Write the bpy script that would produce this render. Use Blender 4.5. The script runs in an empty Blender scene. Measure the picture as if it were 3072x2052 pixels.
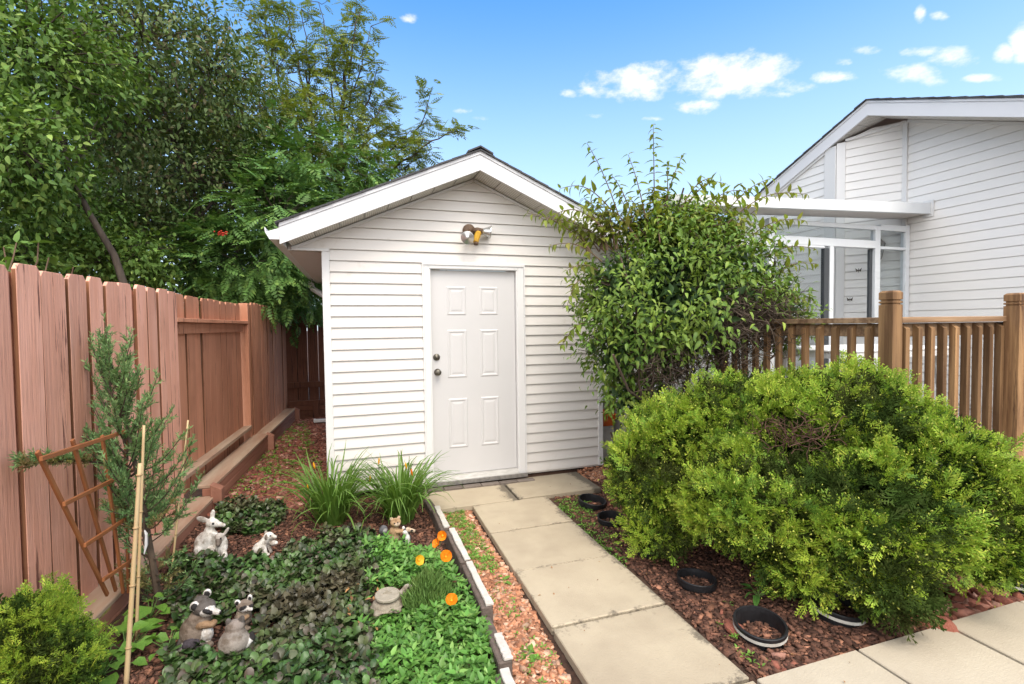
import bpy, bmesh, math, random
import numpy as np
from mathutils import Matrix, Vector

random.seed(11)
rng = np.random.default_rng(7)
scene = bpy.context.scene
COL = scene.collection

# ---------------------------------------------------------------- camera
F, PITCH, YAW, ROLL = 1451.33, 0.0340, 0.3116, -0.0127
CAM = np.array([0.2131, -4.6966, 1.5221])
def cam_axes():
    cy, sy, cp, sp = math.cos(YAW), math.sin(YAW), math.cos(PITCH), math.sin(PITCH)
    f = np.array([sy*cp, cy*cp, -sp]); r = np.array([cy, -sy, 0.0]); u = np.cross(r, f)
    c, s = math.cos(ROLL), math.sin(ROLL)
    return c*r + s*u, -s*r + c*u, f
RT, UP, FW = cam_axes()
cd = bpy.data.cameras.new('camera'); cam = bpy.data.objects.new('camera', cd); COL.objects.link(cam)
m = Matrix.Identity(4)
for i in range(3):
    m[i][0], m[i][1], m[i][2], m[i][3] = RT[i], UP[i], -FW[i], CAM[i]
cam.matrix_world = m
cd.sensor_width = 36; cd.lens = F/3072*36; cd.clip_start = 0.05; cd.clip_end = 2000
scene.camera = cam

# ---------------------------------------------------------------- sky and sun
SUN_EL, SUN_AZ = math.radians(58), math.radians(176)       # azimuth from +Y clockwise
world = bpy.data.worlds.new('World'); scene.world = world; world.use_nodes = True
def build_world():
    nt = world.node_tree; N = nt.nodes; L = nt.links
    for n in list(N): N.remove(n)
    def math_(op, a, b=None, clamp=False):
        n = N.new('ShaderNodeMath'); n.operation = op; n.use_clamp = clamp
        for k, v in enumerate((a, b)):
            if v is None: continue
            if isinstance(v, (int, float)): n.inputs[k].default_value = v
            else: L.new(v, n.inputs[k])
        return n.outputs[0]
    out = N.new('ShaderNodeOutputWorld'); bg = N.new('ShaderNodeBackground')
    sky = N.new('ShaderNodeTexSky'); sky.sky_type = 'NISHITA'; sky.sun_disc = False
    sky.sun_elevation = SUN_EL; sky.sun_rotation = SUN_AZ
    sky.air_density = 1.0; sky.dust_density = 1.3; sky.ozone_density = 1.5
    tc = N.new('ShaderNodeTexCoord')
    sep = N.new('ShaderNodeSeparateXYZ'); L.new(tc.outputs['Generated'], sep.inputs[0])
    az = math_('ARCTAN2', sep.outputs[0], sep.outputs[1]); el = math_('ARCSINE', sep.outputs[2])
    def noise(scale, detail, rough, off=0.0, zs=1.0):
        mp = N.new('ShaderNodeMapping'); L.new(tc.outputs['Generated'], mp.inputs[0])
        mp.inputs['Location'].default_value = (off, off*1.7, off*.6); mp.inputs['Scale'].default_value = (1, 1, zs)
        n = N.new('ShaderNodeTexNoise'); L.new(mp.outputs[0], n.inputs['Vector'])
        n.inputs['Scale'].default_value = scale; n.inputs['Detail'].default_value = detail; n.inputs['Roughness'].default_value = rough
        return n.outputs['Fac']
    n1 = noise(24, 8, .62, 2.3, 1.8); n2 = noise(7, 6, .6, 5.1, 1.5)
    # azimuth, elevation, half width, half height (degrees), strength
    blobs = CLOUDS
    acc = None
    for a, e, w, h, s in blobs:
        da = math_('DIVIDE', math_('SUBTRACT', az, math.radians(a)), math.radians(w*1.15))
        de = math_('DIVIDE', math_('ADD', math_('SUBTRACT', el, math.radians(e)), math_('MULTIPLY', math_('SUBTRACT', az, math.radians(a)), .42*math.sin(math.radians(a-17.8)))), math.radians(h*1.1))
        d = math_('MULTIPLY', math_('SUBTRACT', 1.0, math_('ADD', math_('MULTIPLY', da, da), math_('MULTIPLY', de, de))), s+.12)
        acc = d if acc is None else math_('MAXIMUM', acc, d)
    # unseen cloud behind and above the camera, soft light implies it, thickened as fill
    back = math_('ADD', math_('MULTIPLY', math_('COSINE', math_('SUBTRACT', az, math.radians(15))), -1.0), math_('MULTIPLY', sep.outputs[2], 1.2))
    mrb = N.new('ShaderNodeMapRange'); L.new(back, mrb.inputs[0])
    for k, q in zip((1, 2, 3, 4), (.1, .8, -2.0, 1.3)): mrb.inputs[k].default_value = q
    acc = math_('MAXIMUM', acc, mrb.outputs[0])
    dens = math_('ADD', math_('ADD', acc, math_('MULTIPLY', math_('SUBTRACT', n1, .5), 4.6)), math_('MULTIPLY', math_('SUBTRACT', n2, .5), 1.4))
    mr = N.new('ShaderNodeMapRange'); mr.interpolation_type = 'SMOOTHSTEP'; L.new(dens, mr.inputs[0])
    mr.inputs[1].default_value = -.3; mr.inputs[2].default_value = 1.8
    hsv = N.new('ShaderNodeHueSaturation'); L.new(sky.outputs[0], hsv.inputs['Color'])
    hsv.inputs['Hue'].default_value = .497; hsv.inputs['Saturation'].default_value = SKY_SAT; hsv.inputs['Value'].default_value = SKY_VAL
    hz = N.new('ShaderNodeMapRange'); hz.interpolation_type = 'SMOOTHSTEP'; L.new(el, hz.inputs[0])                       # paler air low in the sky, all round
    for k, q in zip((1, 2, 3, 4), (0.0, math.radians(38), .75, 0.0)): hz.inputs[k].default_value = q
    hm = N.new('ShaderNodeMix'); hm.data_type = 'RGBA'; L.new(hz.outputs[0], hm.inputs['Factor']); L.new(hsv.outputs[0], hm.inputs['A']); hm.inputs['B'].default_value = (3.7, 4.25, 4.75, 1)
    mix = N.new('ShaderNodeMix'); mix.data_type = 'RGBA'
    L.new(mr.outputs[0], mix.inputs['Factor']); L.new(hm.outputs['Result'], mix.inputs['A'])
    cm = N.new('ShaderNodeMix'); cm.data_type = 'RGBA'; L.new(math_('MULTIPLY', math_('ADD', back, .2), .8, True), cm.inputs['Factor'])   # clouds brighter towards the sun, boosted behind the camera as added fill light
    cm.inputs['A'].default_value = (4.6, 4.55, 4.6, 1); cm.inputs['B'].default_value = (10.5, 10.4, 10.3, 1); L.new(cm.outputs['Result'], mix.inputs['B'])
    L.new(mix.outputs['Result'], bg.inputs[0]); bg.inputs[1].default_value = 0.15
    L.new(bg.outputs[0], out.inputs[0])
SKY_SAT, SKY_VAL = 1.35, 1.3
CLOUDS = [(42.75, 24.66, 5.0, 1.69, 1.25), (39.32, 24.22, 3.01, 1.15, 1.0), (33.39, 25.55, 3.92, 1.39, 1.15), (29.56, 25.84, 2.65, 0.86, 0.8), (28.33, 24.94, 2.19, 0.64, 0.8), (32.44, 24.35, 2.82, 0.72, 0.8), (38.44, 22.39, 2.28, 0.68, 0.9), (47.18, 22.77, 1.89, 0.59, 0.85), (44.4, 22.76, 2.78, 0.53, 0.7), (6.56, 31.44, 0.88, 0.39, 0.8), (50.81, 22.63, 1.82, 0.46, 0.85), (57.15, 21.22, 1.78, 0.74, 1.05), (58.65, 20.21, 1.0, 0.47, 0.9), (59.9, 21.61, 1.5, 0.7, 1.0), (57.88, 22.64, 1.31, 0.39, 0.75), (63.01, 20.82, 0.6, 0.61, 1.0), (64.11, 21.09, 0.72, 1.19, 1.1), (53.79, 23.96, 0.98, 0.34, 0.8), (58.92, 24.83, 0.51, 0.34, 0.75), (57.69, 25.43, 0.3, 0.56, 0.6), (12.53, 23.52, 1.01, 0.29, 0.6), (14.44, 22.92, 0.91, 0.25, 0.5), (27.82, 22.72, 1.08, 0.29, 0.7), (24.6, 24.99, 0.9, 0.32, 0.5), (34.32, 21.82, 0.93, 0.21, 0.5), (61.7, 19.44, 1.04, 0.26, 0.6), (52.1, 23.5, 0.69, 0.28, 0.6)]
build_world()
sl = bpy.data.lights.new('sun', 'SUN'); so = bpy.data.objects.new('sun', sl); COL.objects.link(so)
sl.energy = 1.4; sl.angle = math.radians(28); sl.color = (1.0, .91, .78)
sd = Vector((math.sin(SUN_AZ)*math.cos(SUN_EL), math.cos(SUN_AZ)*math.cos(SUN_EL), math.sin(SUN_EL)))
so.rotation_euler = sd.to_track_quat('Z', 'Y').to_euler()
vs = scene.view_settings
scene.display_settings.display_device = 'sRGB'; vs.view_transform = 'Standard'; vs.look = 'None'; vs.gamma = 1; vs.use_curve_mapping = False
vs.exposure = 0.86
scene.cycles.max_bounces = 6; scene.cycles.diffuse_bounces = 2; scene.cycles.transparent_max_bounces = 12

# ---------------------------------------------------------------- helpers
KV = 3072/2347.0
def ray(px, py):
    return RT*((px*KV-1536)/F) + UP*(-(py*KV-1026)/F) + FW
def V2W(px, py, depth): return CAM + ray(px, py)*depth
def G(px, py, z=-.06):
    r = ray(px, py); return CAM + r*((z-CAM[2])/r[2])

def link(o, parent=None):
    COL.objects.link(o)
    if parent is not None: o.parent = parent
    return o
def tag(o, label=None, cat=None, group=None, kind=None):
    if label: o['label'] = label
    if cat: o['category'] = cat
    if group: o['group'] = group
    if kind: o['kind'] = kind
    return o
def thing(name, label, cat, loc=(0, 0, 0), group=None):
    o = bpy.data.objects.new(name, None); o.empty_display_size = .1
    o.location = loc; link(o); return tag(o, label, cat, group)
def structure(name, label=None):
    o = bpy.data.objects.new(name, None); link(o); o['kind'] = 'structure'
    if label: o['label'] = label
    return o

class MB:
    """collects verts and faces, builds ONE mesh object"""
    def __init__(s): s.v = []; s.f = []; s.c = []
    def add(s, vs_, fs, col=None):
        b = len(s.v); s.v += [tuple(map(float, v)) for v in vs_]; s.f += [tuple(b+i for i in f) for f in fs]
        if col is not None: s.c += [col]*len(vs_)
        return s
    def box(s, lo, hi, R=None, o=(0, 0, 0), col=None):
        x0, y0, z0 = lo; x1, y1, z1 = hi
        vs_ = [(x0,y0,z0),(x1,y0,z0),(x1,y1,z0),(x0,y1,z0),(x0,y0,z1),(x1,y0,z1),(x1,y1,z1),(x0,y1,z1)]
        if R is not None: vs_ = [tuple(R @ Vector(v) + Vector(o)) for v in vs_]
        return s.add(vs_, [(0,3,2,1),(4,5,6,7),(0,1,5,4),(1,2,6,5),(2,3,7,6),(3,0,4,7)], col)
    def bar(s, a, b, w, h, upv=(0, 0, 1), ends=None):
        a, b, u = Vector(a), Vector(b), Vector(upv)
        d = (b-a).normalized(); x = d.cross(u).normalized(); y = x.cross(d)
        vs_ = []
        for p in (a, b):
            for sx, sy in ((-1,-1),(1,-1),(1,1),(-1,1)): vs_.append(tuple(p + x*(sx*w/2) + y*(sy*h/2)))
        return s.add(vs_, [(0,1,2,3),(7,6,5,4),(0,4,5,1),(1,5,6,2),(2,6,7,3),(3,7,4,0)])
    def prism(s, poly, vec):
        """poly: list of 3D points (planar), extruded by vec"""
        n = len(poly); v = Vector(vec)
        vs_ = [tuple(p) for p in poly] + [tuple(Vector(p)+v) for p in poly]
        fs = [tuple(range(n-1, -1, -1)), tuple(range(n, 2*n))] + [(i, (i+1) % n, n+(i+1) % n, n+i) for i in range(n)]
        return s.add(vs_, fs)
    def tube(s, pts, rad, n=6, cap=True, col=None):
        pts = [Vector(p) for p in pts]; k = len(pts)
        if isinstance(rad, (int, float)): rad = [rad]*k
        vs_ = []; ref = None
        for i, p in enumerate(pts):
            d = (pts[min(i+1, k-1)] - pts[max(i-1, 0)])
            d = d.normalized() if d.length > 1e-9 else Vector((0, 0, 1))
            if ref is None: ref = d.orthogonal()
            x = (ref - d*ref.dot(d)); x = x.normalized() if x.length > 1e-6 else d.orthogonal().normalized()
            ref = x; y = d.cross(x)
            for j in range(n):
                t = 2*math.pi*j/n; vs_.append(tuple(p + (x*math.cos(t)+y*math.sin(t))*rad[i]))
        fs = [(i*n+j, i*n+(j+1) % n, (i+1)*n+(j+1) % n, (i+1)*n+j) for i in range(k-1) for j in range(n)]
        if cap: fs += [tuple(range(n-1, -1, -1)), tuple((k-1)*n+j for j in range(n))]
        return s.add(vs_, fs, col)
    def lathe(s, prof, c=(0, 0, 0), n=24, axis=None, col=None, cap=True):
        """prof: (r, z) list"""
        R = Vector((0, 0, 1)).rotation_difference(Vector(axis)).to_matrix() if axis is not None else Matrix.Identity(3)
        vs_ = []
        for r, z in prof:
            for j in range(n):
                t = 2*math.pi*j/n; vs_.append(tuple(R @ Vector((r*math.cos(t), r*math.sin(t), z)) + Vector(c)))
        k = len(prof)
        fs = [(i*n+j, i*n+(j+1) % n, (i+1)*n+(j+1) % n, (i+1)*n+j) for i in range(k-1) for j in range(n)]
        if cap: fs += [tuple(range(n-1, -1, -1)), tuple((k-1)*n+j for j in range(n))]
        else: fs += [((k-1)*n+j, (k-1)*n+(j+1) % n, (j+1) % n, j) for j in range(n)]
        return s.add(vs_, fs, col)
    def mesh(s, name, mat, smooth=False, bevel=0):
        me = bpy.data.meshes.new(name); me.from_pydata(s.v, [], s.f)
        bm = bmesh.new(); bm.from_mesh(me); bmesh.ops.recalc_face_normals(bm, faces=bm.faces)
        if bevel: bmesh.ops.bevel(bm, geom=list(bm.edges), offset=bevel, segments=1, affect='EDGES', profile=.5, clamp_overlap=True)
        bm.to_mesh(me); bm.free()
        if s.c and not bevel:
            at = me.color_attributes.new('tint', 'FLOAT_COLOR', 'POINT')
            at.data.foreach_set('color', np.array([tuple(c)+(1,) for c in s.c], np.float32).ravel())
        if mat: me.materials.append(mat)
        if smooth: me.polygons.foreach_set('use_smooth', [True]*len(me.polygons))
        return me
    def build(s, name, mat, parent=None, smooth=False, bevel=0, loc=None):
        o = bpy.data.objects.new(name, s.mesh(name, mat, smooth, bevel))
        if loc is not None: o.location = loc
        return link(o, parent)
def inst(name, me, parent, loc=(0, 0, 0), rot=None, sc=None, mat4=None):
    o = bpy.data.objects.new(name, me)
    if mat4 is not None: o.matrix_basis = mat4
    else:
        o.location = loc
        if rot is not None: o.rotation_euler = rot
        if sc is not None: o.scale = sc
    return link(o, parent)

def arr_mesh(name, V, Fc, mat, parent=None, smooth=True, col=None):
    """fast mesh from numpy: V (n,3), Fc (m,k)"""
    me = bpy.data.meshes.new(name); m_, k = Fc.shape
    me.vertices.add(len(V)); me.vertices.foreach_set('co', np.ascontiguousarray(V, np.float32).ravel())
    me.loops.add(m_*k); me.loops.foreach_set('vertex_index', np.ascontiguousarray(Fc, np.int32).ravel())
    me.polygons.add(m_); me.polygons.foreach_set('loop_start', np.arange(0, m_*k, k, dtype=np.int32))
    if smooth: me.polygons.foreach_set('use_smooth', np.ones(m_, bool))
    me.update(calc_edges=True)
    if col is not None:
        at = me.color_attributes.new('tint', 'FLOAT_COLOR', 'POINT')
        at.data.foreach_set('color', np.concatenate([col, np.ones((len(col), 1))], 1).astype(np.float32).ravel())
    me.validate()
    for x in (mat if isinstance(mat, (list, tuple)) else [mat]): me.materials.append(x)
    o = bpy.data.objects.new(name, me); return link(o, parent)
def nrm(a): return a/np.maximum(np.linalg.norm(a, axis=-1, keepdims=True), 1e-9)
def frames(d, up):
    """x along d, z close to up"""
    x = nrm(d); y = nrm(np.cross(up, x)); z = np.cross(x, y)
    return np.stack([x, y, z], -1)          # columns
def scatter_arrays(T, pos, d, up, sc):
    TV, TF = T; n = len(pos)
    R = frames(d, up); sc = np.asarray(sc)
    if sc.ndim == 1: sc = sc[:, None]*np.ones(3)
    P = TV[None]*sc[:, None, :]
    V = np.einsum('nij,nkj->nki', R, P) + pos[:, None, :]
    Fc = TF[None] + (np.arange(n)*len(TV))[:, None, None]
    return V.reshape(-1, 3), Fc.reshape(-1, TF.shape[1])
def scatter(name, T, pos, d, up, sc, mat, parent=None, kind=None):
    V, Fc = scatter_arrays(T, pos, d, up, sc)
    o = arr_mesh(name, V, Fc, mat, parent)
    if kind: o['kind'] = kind
    return o
def unit(n): return nrm(rng.normal(size=(n, 3)))

# ---------------------------------------------------------------- materials
def M(name, c1, c2=None, scale=8, stretch=(1, 1, 1), ramp=(.35, .65), rand=0.0, src='island', c3=None, c3amt=.5, rough=.6,
      bump=0.0, bscale=40, bstretch=None, trans=0.0, spec=.3, metal=0.0, detail=5, attr=False, dirt=None, big=None):
    mt = bpy.data.materials.new(name); mt.use_nodes = True
    nt = mt.node_tree; N = nt.nodes; L = nt.links
    p = N['Principled BSDF']; out = N['Material Output']
    p.inputs['Roughness'].default_value = rough; p.inputs['Metallic'].default_value = metal
    p.inputs['Specular IOR Level'].default_value = spec
    tc = N.new('ShaderNodeTexCoord'); oi = N.new('ShaderNodeObjectInfo')
    ad = N.new('ShaderNodeVectorMath'); ad.operation = 'MULTIPLY_ADD'
    ad.inputs[1].default_value = (37, 17, 53)
    cb = N.new('ShaderNodeCombineXYZ')
    for k in range(3): L.new(oi.outputs['Random'], cb.inputs[k])
    L.new(cb.outputs[0], ad.inputs[0]); L.new(tc.outputs['Object'], ad.inputs[2])
    def noise(sc, st, det, rg=.6):
        mp = N.new('ShaderNodeMapping'); L.new(ad.outputs[0], mp.inputs[0]); mp.inputs['Scale'].default_value = st
        n = N.new('ShaderNodeTexNoise'); L.new(mp.outputs[0], n.inputs['Vector'])
        n.inputs['Scale'].default_value = sc; n.inputs['Detail'].default_value = det; n.inputs['Roughness'].default_value = rg
        return n.outputs['Fac']
    def mixc(f, a, b, blend='MIX'):
        n = N.new('ShaderNodeMix'); n.data_type = 'RGBA'; n.blend_type = blend
        for key, v in (('Factor', f), ('A', a), ('B', b)):
            if isinstance(v, (int, float)): n.inputs[key].default_value = v
            elif isinstance(v, tuple): n.inputs[key].default_value = v+(1,)
            else: L.new(v, n.inputs[key])
        return n.outputs['Result']
    def mrange(v, a, b, c=0.0, d=1.0):
        n = N.new('ShaderNodeMapRange'); L.new(v, n.inputs[0])
        for k, q in zip((1, 2, 3, 4), (a, b, c, d)): n.inputs[k].default_value = q
        return n.outputs[0]
    if attr:
        at = N.new('ShaderNodeAttribute'); at.attribute_name = 'tint'; col = at.outputs['Color']
        if c2: col = mixc(mrange(noise(scale, stretch, detail), *ramp), col, mixc(1.0, col, c2, 'MULTIPLY'))
    elif c2 is not None: col = mixc(mrange(noise(scale, stretch, detail), *ramp), c1, c2)
    else:
        rg = N.new('ShaderNodeRGB'); rg.outputs[0].default_value = c1+(1,); col = rg.outputs[0]
    if rand or c3 is not None:
        if src == 'island':
            g = N.new('ShaderNodeNewGeometry'); rv = g.outputs['Random Per Island']
        else: rv = oi.outputs['Random']
    if c3 is not None:
        col = mixc(mrange(rv, 1-c3amt, 1.0 if c3amt < .999 else 1.0), col, c3)
    if big is not None:                                             # broad patches of another colour
        col = mixc(mrange(noise(big[1], (1, 1, 1), 3), big[2], big[3]), col, big[0])
    if rand:
        w = N.new('ShaderNodeTexWhiteNoise'); w.noise_dimensions = '1D'; L.new(rv, w.inputs['W'])
        h = N.new('ShaderNodeHueSaturation'); L.new(col, h.inputs['Color'])
        L.new(mrange(w.outputs['Value'], 0, 1, 1-rand, 1+rand), h.inputs['Value'])
        col = h.outputs[0]
    if dirt is not None:                                            # (colour, scale, lo, hi)
        col = mixc(mrange(noise(dirt[1], dirt[4] if len(dirt) > 4 else (1, 1, 1), 8, .7), dirt[2], dirt[3]), col, dirt[0])
    L.new(col, p.inputs['Base Color'])
    if bump:
        b = N.new('ShaderNodeBump'); b.inputs['Strength'].default_value = 1.0; b.inputs['Distance'].default_value = bump
        L.new(noise(bscale, bstretch or stretch, 6), b.inputs['Height']); L.new(b.outputs[0], p.inputs['Normal'])
    if trans:
        t = N.new('ShaderNodeBsdfTranslucent'); L.new(mixc(1.0, col, (1.25, 1.3, .6), 'MULTIPLY'), t.inputs[0])
        mx = N.new('ShaderNodeMixShader'); mx.inputs[0].default_value = trans
        L.new(p.outputs[0], mx.inputs[1]); L.new(t.outputs[0], mx.inputs[2]); L.new(mx.outputs[0], out.inputs[0])
    mt['ready'] = 1
    return mt
def glass_mat(name):
    mt = bpy.data.materials.new(name); mt.use_nodes = True
    nt = mt.node_tree; N = nt.nodes; L = nt.links; out = N['Material Output']; N.remove(N['Principled BSDF'])
    t = N.new('ShaderNodeBsdfTransparent'); t.inputs[0].default_value = (.86, .88, .88, 1)
    g = N.new('ShaderNodeBsdfGlossy'); g.inputs['Roughness'].default_value = .02
    mx = N.new('ShaderNodeMixShader'); mx.inputs[0].default_value = .09; L.new(t.outputs[0], mx.inputs[1]); L.new(g.outputs[0], mx.inputs[2])
    L.new(mx.outputs[0], out.inputs[0]); return mt
def soffit_mat():
    """white vinyl with rows of punched vent holes"""
    mt = M('soffit_vinyl', (.66, .63, .58), (.6, .57, .52), 20, rough=.5)
    nt = mt.node_tree; N = nt.nodes; L = nt.links; p = N['Principled BSDF']
    tc = N.new('ShaderNodeTexCoord'); mp = N.new('ShaderNodeMapping'); L.new(tc.outputs['UV'], mp.inputs[0])
    fr = N.new('ShaderNodeVectorMath'); fr.operation = 'FRACTION'; L.new(mp.outputs[0], fr.inputs[0])
    ds = N.new('ShaderNodeVectorMath'); ds.operation = 'DISTANCE'; L.new(fr.outputs[0], ds.inputs[0]); ds.inputs[1].default_value = (.5, .5, 0)
    lt = N.new('ShaderNodeMath'); lt.operation = 'LESS_THAN'; L.new(ds.outputs['Value'], lt.inputs[0]); lt.inputs[1].default_value = .2
    mx = N.new('ShaderNodeMix'); mx.data_type = 'RGBA'; L.new(lt.outputs[0], mx.inputs['Factor'])
    old = p.inputs['Base Color'].links[0].from_socket; L.new(old, mx.inputs['A']); mx.inputs['B'].default_value = (.12, .11, .1, 1)
    L.new(mx.outputs['Result'], p.inputs['Base Color']); return mt

mat = {}
mat['siding'] = M('vinyl_siding', (.755, .71, .66), (.73, .69, .645), 1.2, (1, 1, 6), rough=.45, bump=.0006, bscale=30, bstretch=(.3, .3, 8), dirt=((.54, .48, .40), 5, .60, .95))
mat['siding_house'] = M('house_siding', (.85, .815, .775), (.83, .80, .765), 1.0, (1, 1, 6), rough=.45, bump=.0006, bscale=30, bstretch=(.3, .3, 8))
mat['trim'] = M('white_trim', (0.750, 0.731, 0.712), (0.722, 0.708, 0.694), 2.0, rough=.4, dirt=((0.475, 0.437, 0.380), 6, .68, .9))
mat['fascia'] = M('fascia_metal', (0.750, 0.741, 0.750), (0.722, 0.717, 0.727), 1.5, rough=.35, dirt=((0.522, 0.494, 0.456), 5, .66, .95))
mat['door'] = M('door_paint', (.62, .60, .59), (.585, .57, .56), 1.3, rough=.4, bump=.0003, bscale=60, dirt=((.5, .46, .42), 5, .72, 1))
mat['soffit'] = soffit_mat()
mat['soffit_plain'] = M('soffit_plain', (.62, .57, .53), (.56, .52, .48), 12, (1, 8, 1), rough=.5)
mat['shingle'] = M('asphalt_shingle', (.055, .055, .06), (.09, .088, .09), 60, rand=.25, src='object', rough=.95, bump=.004, bscale=120)
mat['alu'] = M('white_aluminium', (.74, .76, .77), (.70, .72, .74), 3, rough=.35)
mat['darkframe'] = M('dark_gasket', (.06, .065, .07), rough=.5)
mat['glass'] = glass_mat('clear_glass')
mat['brass'] = M('aged_brass', (.22, .2, .16), (.12, .11, .09), 60, rough=.35, metal=.8)
mat['steel'] = M('checker_plate', (.38, .36, .34), (.25, .24, .23), 30, rough=.4, metal=.6)
mat['sill'] = M('door_sill', (.52, .5, .47), (.4, .38, .35), 12, (1, 6, 1), rough=.6)
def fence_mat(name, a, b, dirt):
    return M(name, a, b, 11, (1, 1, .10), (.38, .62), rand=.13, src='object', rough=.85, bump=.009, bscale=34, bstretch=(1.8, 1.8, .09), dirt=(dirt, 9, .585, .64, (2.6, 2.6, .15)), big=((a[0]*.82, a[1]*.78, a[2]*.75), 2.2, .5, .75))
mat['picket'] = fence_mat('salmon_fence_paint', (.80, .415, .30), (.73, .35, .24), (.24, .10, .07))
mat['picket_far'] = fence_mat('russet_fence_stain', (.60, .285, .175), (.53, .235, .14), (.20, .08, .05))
mat['edge'] = M('shaded_board_edge', (.26, .115, .055), (.16, .065, .035), 9, (1, 1, .2), rand=.3, src='object', rough=.9)  # edge brown darkened so the board joints read as shaded
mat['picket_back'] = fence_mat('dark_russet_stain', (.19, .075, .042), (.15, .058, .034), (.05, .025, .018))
mat['timber'] = M('stained_timber', (.36, .17, .115), (.30, .13, .085), 8, (1, .12, 1), rand=.12, src='object', rough=.9, bump=.004, bscale=30, bstretch=(1.5, .1, 1.5), dirt=((.13, .06, .045), 14, .62, .75, (1, .1, 1)))
mat['timber_worn'] = M('worn_timber_top', (.47, .35, .25), (.36, .21, .14), 7, (1, .15, 1), rough=.9, bump=.004, bscale=30, bstretch=(1.5, .1, 1.5))
mat['cedar'] = M('brown_cedar', (.33, .19, .088), (.155, .08, .036), 6, (2.4, 2.4, .13), (.40, .60), rand=.35, src='object', rough=.7, bump=.004, bscale=36, bstretch=(2, 2, .08), dirt=((.10, .05, .026), 10, .55, .66, (2.0, 2.0, .10)))
mat['cedar_rail'] = M('cedar_rail', (.40, .26, .15), (.19, .11, .06), 6, (.12, 2.4, 2.4), (.4, .6), rand=.25, src='object', rough=.75, bump=.004, bscale=36, bstretch=(.1, 2, 2))
mat['deckboard'] = M('grey_deckboard', (.36, .33, .31), (.27, .24, .22), 10, (.15, 2, 2), rand=.15, src='object', rough=.85, bump=.002, bscale=40, bstretch=(.1, 2, 2))
mat['skirt'] = M('pink_skirt_paint', (.46, .2, .15), (.42, .18, .13), 5, rough=.8)
mat['table'] = M('white_table_plastic', (.85, .85, .84), rough=.35)
mat['slab'] = M('concrete_slab', (.46, .385, .275), (.405, .335, .238), 3, rand=.06, src='object', rough=.85, bump=.003, bscale=110, big=((.36, .295, .21), 2.2, .5, .75))
mat['slabpale'] = M('pale_concrete_slab', (.47, .41, .315), (.42, .36, .275), 3, rand=.06, src='object', rough=.85, bump=.003, bscale=110, big=((.38, .32, .24), 2.4, .5, .75))
def edge_wear(mt, hx, hy, col, lo, hi):
    """lichen and dirt that gather along the rim of a slab"""
    nt = mt.node_tree; N = nt.nodes; L = nt.links; p = N['Principled BSDF']
    tc = N.new('ShaderNodeTexCoord'); sp = N.new('ShaderNodeSeparateXYZ'); L.new(tc.outputs['Object'], sp.inputs[0])
    def mth(op, a, b=None):
        n = N.new('ShaderNodeMath'); n.operation = op
        for k, v in enumerate((a, b)):
            if v is None: continue
            if isinstance(v, (int, float)): n.inputs[k].default_value = v
            else: L.new(v, n.inputs[k])
        return n.outputs[0]
    ex = mth('POWER', mth('ABSOLUTE', mth('DIVIDE', mth('ADD', sp.outputs[0], .04), hx)), 5.0); ey = mth('POWER', mth('ABSOLUTE', mth('DIVIDE', sp.outputs[1], hy)), 7.0)
    oi = N.new('ShaderNodeObjectInfo'); ad = N.new('ShaderNodeVectorMath'); ad.operation = 'ADD'; L.new(tc.outputs['Object'], ad.inputs[0]); L.new(oi.outputs['Random'], ad.inputs[1])
    n = N.new('ShaderNodeTexNoise'); L.new(ad.outputs[0], n.inputs['Vector']); n.inputs['Scale'].default_value = 7; n.inputs['Detail'].default_value = 10; n.inputs['Roughness'].default_value = .72
    n2 = N.new('ShaderNodeTexNoise'); L.new(ad.outputs[0], n2.inputs['Vector']); n2.inputs['Scale'].default_value = 55; n2.inputs['Detail'].default_value = 6; n2.inputs['Roughness'].default_value = .7
    v = mth('ADD', mth('ADD', mth('MULTIPLY', mth('MAXIMUM', ex, ey), .26), n.outputs['Fac']), mth('MULTIPLY', mth('SUBTRACT', n2.outputs['Fac'], .5), .55))
    mr = N.new('ShaderNodeMapRange'); L.new(v, mr.inputs[0]); mr.inputs[1].default_value = lo; mr.inputs[2].default_value = hi; mr.inputs[4].default_value = .85
    mx = N.new('ShaderNodeMix'); mx.data_type = 'RGBA'; L.new(mr.outputs[0], mx.inputs['Factor']); L.new(p.inputs['Base Color'].links[0].from_socket, mx.inputs['A']); mx.inputs['B'].default_value = col+(1,)
    L.new(mx.outputs['Result'], p.inputs['Base Color'])
edge_wear(mat['slab'], .36, .30, (.12, .10, .075), .70, .88)
edge_wear(mat['slabpale'], .36, .30, (.17, .145, .11), .78, .96)
mat['brick'] = M('grey_brick', (.20, .165, .14), (.15, .12, .10), 20, rand=.2, src='object', rough=.9, bump=.003, bscale=60)
mat['edgetop'] = M('white_painted_stone', (.60, .565, .51), (.48, .44, .39), 12, rough=.8, bump=.003, bscale=60, dirt=((.25, .2, .16), 18, .62, .74))
mat['edgeside'] = M('bare_stone', (.16, .12, .10), (.10, .08, .065), 22, rough=.95, bump=.006, bscale=50)
mat['soil'] = M('garden_soil', (.045, .026, .018), (.085, .045, .03), 18, rough=1, bump=.02, bscale=50, big=((.1, .055, .035), 3, .5, .7))
mat['lawn'] = M('far_ground', (.05, .06, .025), (.07, .06, .035), 3, rough=1, bump=.02, bscale=15)
mat['chip'] = M('bark_chips', (.075, .040, .028), (.14, .064, .042), 30, rand=.6, c3=(.30, .14, .085), c3amt=.4, rough=.95, bump=.004, bscale=90)
mat['gravel'] = M('red_gravel', (.40, .165, .085), (.50, .245, .14), 30, rand=.4, c3=(.60, .40, .28), c3amt=.4, rough=.9, bump=.004, bscale=90)
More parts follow.
